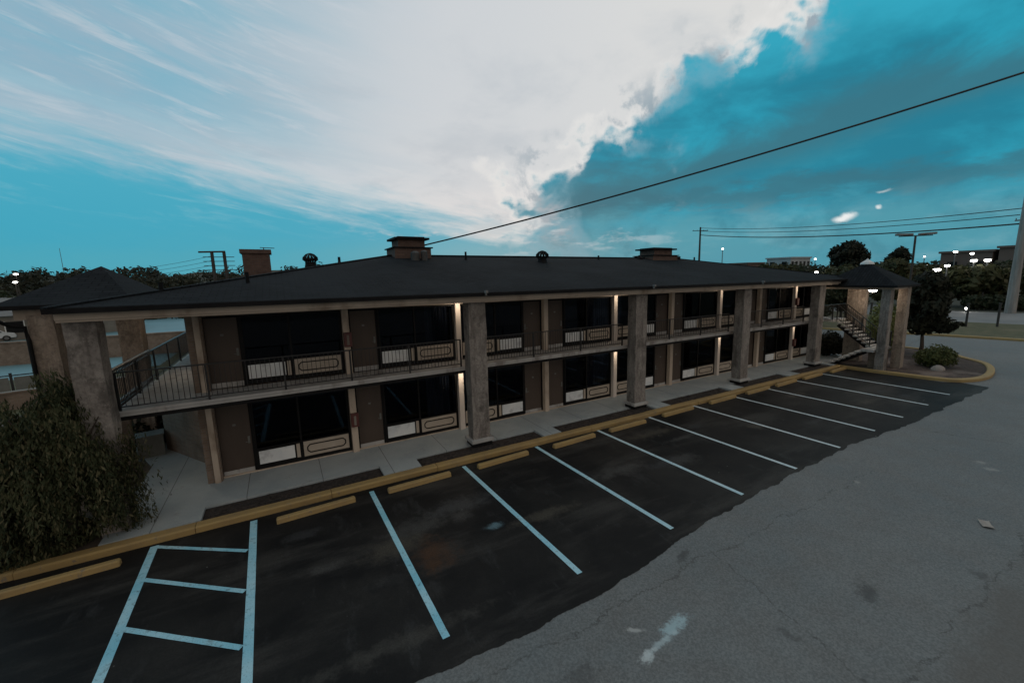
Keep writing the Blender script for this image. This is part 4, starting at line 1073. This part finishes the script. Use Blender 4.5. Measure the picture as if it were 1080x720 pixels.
# ------------------------------------------------------------------ far woods
def wood(name, az0, az1, D0, D1, hmin, hmax, n_trees, leaves, size, mat):
    cs = []; rs = []
    for i in range(n_trees):
        a = rad(R_.uniform(az0, az1)); D = R_.uniform(D0, D1); h = R_.uniform(hmin, hmax)
        x, y = CAMP.x+D*math.sin(a), CAMP.y+D*math.cos(a); c = R_.uniform(3.2,6)
        for k in range(4):
            cs.append((x+R_.uniform(-c,c)*.5, y+R_.uniform(-c,c)*.5, h*R_.uniform(.35,1)-c*.5)); rs.append(c*R_.uniform(.45,.75))
    p, nn = clump_points(cs, rs, leaves, .4, (1,1,.8)); p[:,2] = np.maximum(p[:,2], .1)
    o = leaf_mesh(name, p, nn, size, mat); tag(o, kind='stuff'); return o
o = wood('distant_woods', -26, 14, 150, 260, 9, 13.5, 210, 80000, .7, M['far_leaf']); tag(o, 'dark wooded slope along the left horizon', 'woods')
o = wood('mid_woods', -26, -4, 95, 150, 4.5, 7.0, 60, 20000, .6, M['hedge']); tag(o, 'dark scrub between the left house and the wooded horizon', 'woods')
o = wood('horizon_treeline', 14, 96, 210, 300, 7, 10.5, 150, 40000, .9, M['far_leaf']); tag(o, 'low dark treeline along the horizon behind roof and lamps', 'woods')

def ridge(name, az0, az1, D, h0, h1):
    b = MB(); n_ = 90; lo = []; hi = []; bk = []
    for i in range(n_+1):
        a = rad(az0+(az1-az0)*i/n_); e = math.sin(math.pi*i/n_)**.25
        h = (h0+(h1-h0)*(.5+.9*mnoise.noise(Vector((a*14,1.7,0)))))*e
        for L_, dd, hh in ((lo,-45,-.02),(hi,0,h),(bk,60,-.02)):
            L_.append(b.addv([(CAMP.x+(D+dd)*math.sin(a), CAMP.y+(D+dd)*math.cos(a), hh)]))
    for i in range(n_):
        b.face([lo[i],hi[i],hi[i+1],lo[i+1]]); b.face([hi[i],bk[i],bk[i+1],hi[i+1]])
    return struct(b, name, M['terrain'], smooth=True)
ridge('hill', -34, 20, 235, 9.0, 12.5)
ridge('hill', 16, 100, 300, 3.5, 6.0)
house('house', -52, 84, 8, 4, 2.8, 1.8, rad(25), M['far_wall'], M['far_roof'], 'farther grey roofed house half hidden by dark scrub at far left')
house('house', -36, 96, 7, 4, 2.8, 1.8, rad(10), M['far_wall'], M['far_roof'], 'distant pale house below the wooded slope behind the left tower roof')

# ------------------------------------------------------------------ sky
w = bpy.data.worlds.new('World'); sc.world = w; w.use_nodes = True
nt = w.node_tree; nt.nodes.clear(); g = NG(nt)
out = nt.nodes.new('ShaderNodeOutputWorld'); bg = nt.nodes.new('ShaderNodeBackground'); nt.links.new(bg.outputs[0], out.inputs[0])
tc = nt.nodes.new('ShaderNodeTexCoord'); DIR = tc.outputs['Generated']
sx = nt.nodes.new('ShaderNodeSeparateXYZ'); nt.links.new(DIR, sx.inputs[0]); X, Y, Z = sx.outputs
deg = 180/math.pi
AZ = g.m('MULTIPLY', g.m('ARCTAN2', X, Y), deg); EL = g.m('MULTIPLY', g.m('ARCSINE', Z), deg)
# cloud layer coordinates: direction projected onto a flat layer
den = g.m('ADD', g.m('MAXIMUM', Z, 0.0), .13)
cv = nt.nodes.new('ShaderNodeCombineXYZ'); nt.links.new(g.m('DIVIDE', X, den), cv.inputs[0]); nt.links.new(g.m('DIVIDE', Y, den), cv.inputs[1])
C_ = cv.outputs[0]
nA = g.noise(C_, 1.5, 8, .58, .3); nB = g.noise(g.mapping(C_, loc=(7,3,0)), 3.4, 8, .6, .2); nS = g.noise(g.mapping(C_, (.5,1.5,1), (0,0,rad(35)), (2,9,0)), 1.3, 6, .55, .4)
nD = g.noise(DIR, 9, 8, .62, .25); nD2 = g.noise(g.mapping(DIR, (1,1,2.2)), 5, 7, .58, .3); nD3 = g.noise(g.mapping(DIR, (1,1,3.2), loc=(4,2,1)), 7, 7, .6, .2)
c0 = lambda n_, k: g.m('MULTIPLY', g.m('SUBTRACT', n_, .5), k)
nish = nt.nodes.new('ShaderNodeTexSky'); nish.sky_type = 'NISHITA'; nish.sun_disc = False; nish.sun_elevation = rad(4); nish.sun_rotation = rad(25); nish.air_density = 1.5
# streak coordinates: long wisps that slope gently down to the right
kv = nt.nodes.new('ShaderNodeCombineXYZ'); nt.links.new(g.m('MULTIPLY', AZ, .030), kv.inputs[0]); nt.links.new(g.m('MULTIPLY', g.m('ADD', EL, g.m('MULTIPLY', AZ, .19)), .20), kv.inputs[1])
KV = kv.outputs[0]
nK = g.noise(KV, 1.6, 9, .62, .5); nK2 = g.noise(g.mapping(KV, loc=(5,2,0)), 3.6, 8, .65, .4)
nE = g.noise(g.mapping(DIR, (1,1,1.3), loc=(1.3,.4,.2)), 6.5, 3, .5, .4)
# clear evening sky
clear = g.mix(g.smooth(EL, 0, 26), (.036,.355,.50), (.10,.43,.57))
clear = g.mix(g.smooth(g.m('ADD', EL, c0(nD3, 5)), 1.0, 6.5, .75, 0), clear, (.075,.37,.46))
clear = g.mix(g.m('MULTIPLY', g.smooth(nK2, .5, .7, 0, .5), g.smooth(EL, 4, 9)), clear, (.20,.48,.58))
# dark teal cloud on the right
dk = g.mix(g.smooth(nD2, .34, .66), (.012,.20,.30), (.018,.32,.45))
band = g.m('ADD', g.m('SUBTRACT', EL, g.m('ADD', 13.2, g.m('MULTIPLY', g.m('SUBTRACT', AZ, 60), .16))), c0(nD2, 9))
dk = g.mix(g.smooth(g.m('ABSOLUTE', band), 4.2, .4, 0, .9), dk, (.036,.165,.225))
band2 = g.m('ADD', g.m('SUBTRACT', EL, g.m('SUBTRACT', 8.8, g.m('MULTIPLY', g.m('SUBTRACT', AZ, 60), .02))), c0(nD3, 7))
dk = g.mix(g.smooth(g.m('ABSOLUTE', band2), 2.0, .3, 0, .8), dk, (.034,.155,.215))
up_ = g.m('ADD', g.m('SUBTRACT', EL, g.m('ADD', 17.4, g.m('MULTIPLY', g.m('SUBTRACT', AZ, 60), .08))), c0(nD2, 8))
dk = g.mix(g.smooth(up_, -1, 6, 0, .95), dk, (.030,.37,.51))
low = g.m('ADD', EL, g.m('ADD', c0(nD3, 9), c0(nD, 4)))
dk = g.mix(g.smooth(low, 8.2, 4.0, 0, .9), dk, (.075,.315,.40))
dk = g.mix(g.m('MULTIPLY', g.smooth(nD3, .46, .68, 0, .6), g.smooth(EL, 9, 5)), dk, (.17,.39,.46))
dk = g.mix(g.m('MULTIPLY', g.smooth(nD, .5, .7, 0, .5), g.smooth(EL, 8, 5)), dk, (.035,.19,.26))
right = g.smooth(g.m('ADD', AZ, c0(nD2, 18)), 22, 40)
base = g.mix(right, clear, dk)
# bright bank: overhead and centre, bounded by two slanting edges
l1 = g.m('SUBTRACT', 9.2, g.m('MULTIPLY', AZ, .15))
d1 = g.m('ADD', g.m('SUBTRACT', EL, l1), c0(nK, 9)); d1 = g.m('ADD', d1, g.m('ADD', c0(nK2, 5), c0(nD3, 3)))
l2 = g.m('MINIMUM', g.m('ADD', 11.6, g.m('MULTIPLY', g.m('SUBTRACT', AZ, 31.8), .43)), 42)
d2s = g.m('MAXIMUM', g.m('SUBTRACT', EL, l2), g.m('MULTIPLY', g.m('SUBTRACT', 33.0, AZ), .7))
d2 = g.m('ADD', d2s, g.m('ADD', c0(nE, 22), g.m('ADD', c0(nD, 9), c0(nB, 3))))
m1 = g.smooth(d1, -1.8, 4.2); m2 = g.smooth(d2, -.7, 1.5)
bank = g.m('MULTIPLY', m1, m2)
wc = g.mix(g.smooth(g.m('ADD', AZ, c0(nS, 16)), -16, 24), (.27,.43,.54), (.60,.63,.66))
wc = g.mix(g.smooth(AZ, 20, 58), wc, (.70,.70,.69))
wc = g.mix(g.m('MULTIPLY', g.smooth(nK, .38, .66, .55, 0), g.smooth(AZ, 16, -10)), wc, (.16,.43,.56))          # teal streaks at the left
wc = g.mix(g.m('MULTIPLY', g.smooth(nK2, .48, .70, 0, .55), g.smooth(AZ, 30, 0)), wc, (.56,.61,.66))           # pale streaks
wc = g.mix(g.m('MULTIPLY', g.smooth(g.m('ADD', d1, c0(nA, 4)), 8, 1.5, 0, .6), g.smooth(AZ, -14, 14, .45, 1)), wc, (.70,.70,.71))
wc = g.mix(g.smooth(nA, .48, .70, 0, .4), wc, (.40,.46,.52))                             # soft grey-blue folds
# grey shreds close to the edge of the bank
sh = g.m('MULTIPLY', g.smooth(g.m('ADD', nD, c0(nE, .5)), .50, .60), g.m('MULTIPLY', g.smooth(d2s, 6.0, .5), g.smooth(AZ, 24, 36)))
wc = g.mix(g.m('MULTIPLY', sh, .9), wc, (.25,.34,.40))
sh2 = g.m('MULTIPLY', g.smooth(g.m('ADD', nE, c0(nD, .9)), .56, .66), g.m('MULTIPLY', g.smooth(d2s, 10.0, 2.0), g.smooth(AZ, 14, 28)))
wc = g.mix(g.m('MULTIPLY', sh2, .55), wc, (.33,.40,.46))
rim = g.m('MULTIPLY', g.smooth(d2, 3.2, .8), g.smooth(nD, .56, .44))
wc = g.mix(g.m('MULTIPLY', rim, .6), wc, (.80,.79,.77))
col = g.mix(bank, base, wc)
# grey-blue veil on the near side of the edge
veil = g.m('MULTIPLY', g.m('MULTIPLY', g.smooth(d2, -3.5, -.2), g.smooth(d2, 1.2, -.2)), g.smooth(nD, .42, .6))
col = g.mix(g.m('MULTIPLY', veil, .45), col, (.22,.40,.49))
# low wisps under the bank
ws_ = g.m('MULTIPLY', g.smooth(g.m('ADD', nD3, c0(nB, .25)), .53, .66), g.m('MULTIPLY', g.smooth(g.m('ABSOLUTE', g.m('SUBTRACT', EL, 5.6)), 4.2, .5), g.m('MULTIPLY', g.smooth(AZ, 4, 18), g.smooth(AZ, 58, 36))))
col = g.mix(g.m('MULTIPLY', ws_, .8), col, (.46,.55,.60))
# two small breaks of daylight low on the right
for (a0, e0, ra, re, amt) in ((66.8,5.25,.8,.36,.95),(69.1,5.7,.3,.24,.75),(62.4,7.4,.0001,.0001,0),(69.5,7.3,.5,.14,.35)):
    if amt == 0: continue
    qa = g.m('DIVIDE', g.m('ADD', g.m('SUBTRACT', AZ, a0), c0(nD, 2.6)), ra); qe = g.m('DIVIDE', g.m('ADD', g.m('SUBTRACT', EL, e0), c0(nD, 2.2)), re)
    r_ = g.m('SQRT', g.m('ADD', g.m('MULTIPLY', qa, qa), g.m('MULTIPLY', qe, qe)))
    col = g.mix(g.m('MULTIPLY', g.smooth(r_, 1.4, .2), amt), col, (.86,.87,.86))
# below the horizon: dull ground glow
col = g.mix(g.smooth(EL, -.3, -3), col, (.03,.035,.035))
# behind the viewer: even, faintly warm overcast with the afterglow
rearm = g.smooth(Y, .05, -.5)
rc = g.mix(g.smooth(nA, .35, .65), (.42,.375,.335), (.54,.49,.45))
col = g.mix(g.m('MULTIPLY', rearm, g.smooth(EL, -3, 2)), col, rc)
# a breath of the physical sky on top
ns_ = g.n('ShaderNodeMix', data_type='RGBA', blend_type='ADD'); ns_.inputs[0].default_value = .004
nt.links.new(col, ns_.inputs[6]); nt.links.new(nish.outputs[0], ns_.inputs[7])
nt.links.new(ns_.outputs[2], bg.inputs['Color']); bg.inputs['Strength'].default_value = 1.0
# the last weak daylight
sl = bpy.data.lights.new('sun', 'SUN'); sl.energy = .12; sl.angle = rad(25); sl.color = (1,.93,.85)
so = bpy.data.objects.new('sun', sl); COL.objects.link(so)
so.rotation_euler = (Vector((math.sin(rad(25))*math.cos(rad(28)), math.cos(rad(25))*math.cos(rad(28)), math.sin(rad(28))))).to_track_quat('Z','Y').to_euler()

# ------------------------------------------------------------------ camera
cam = bpy.data.cameras.new('camera'); co = bpy.data.objects.new('camera', cam); COL.objects.link(co)
cam.sensor_width = 36; cam.lens = 440.427/1080*36; cam.clip_end = 3000; cam.clip_start = .1
r, d, f = Vector((.874743,-.483821,-.027254)), Vector((-.098033,-.121603,-.987726)), Vector((.474568,.866678,-.153802))
mt = Matrix((r, -d, -f)).transposed().to_4x4(); mt.translation = CAMP
co.matrix_world = mt; sc.camera = co
vs = sc.view_settings; vs.view_transform = 'Standard'; vs.look = 'None'; vs.exposure = 0; vs.gamma = 1; vs.use_curve_mapping = False
sc.render.engine = 'CYCLES'; sc.cycles.use_denoising = True; sc.cycles.max_bounces = 6; sc.cycles.transparent_max_bounces = 8
sc.cycles.sample_clamp_indirect = 3
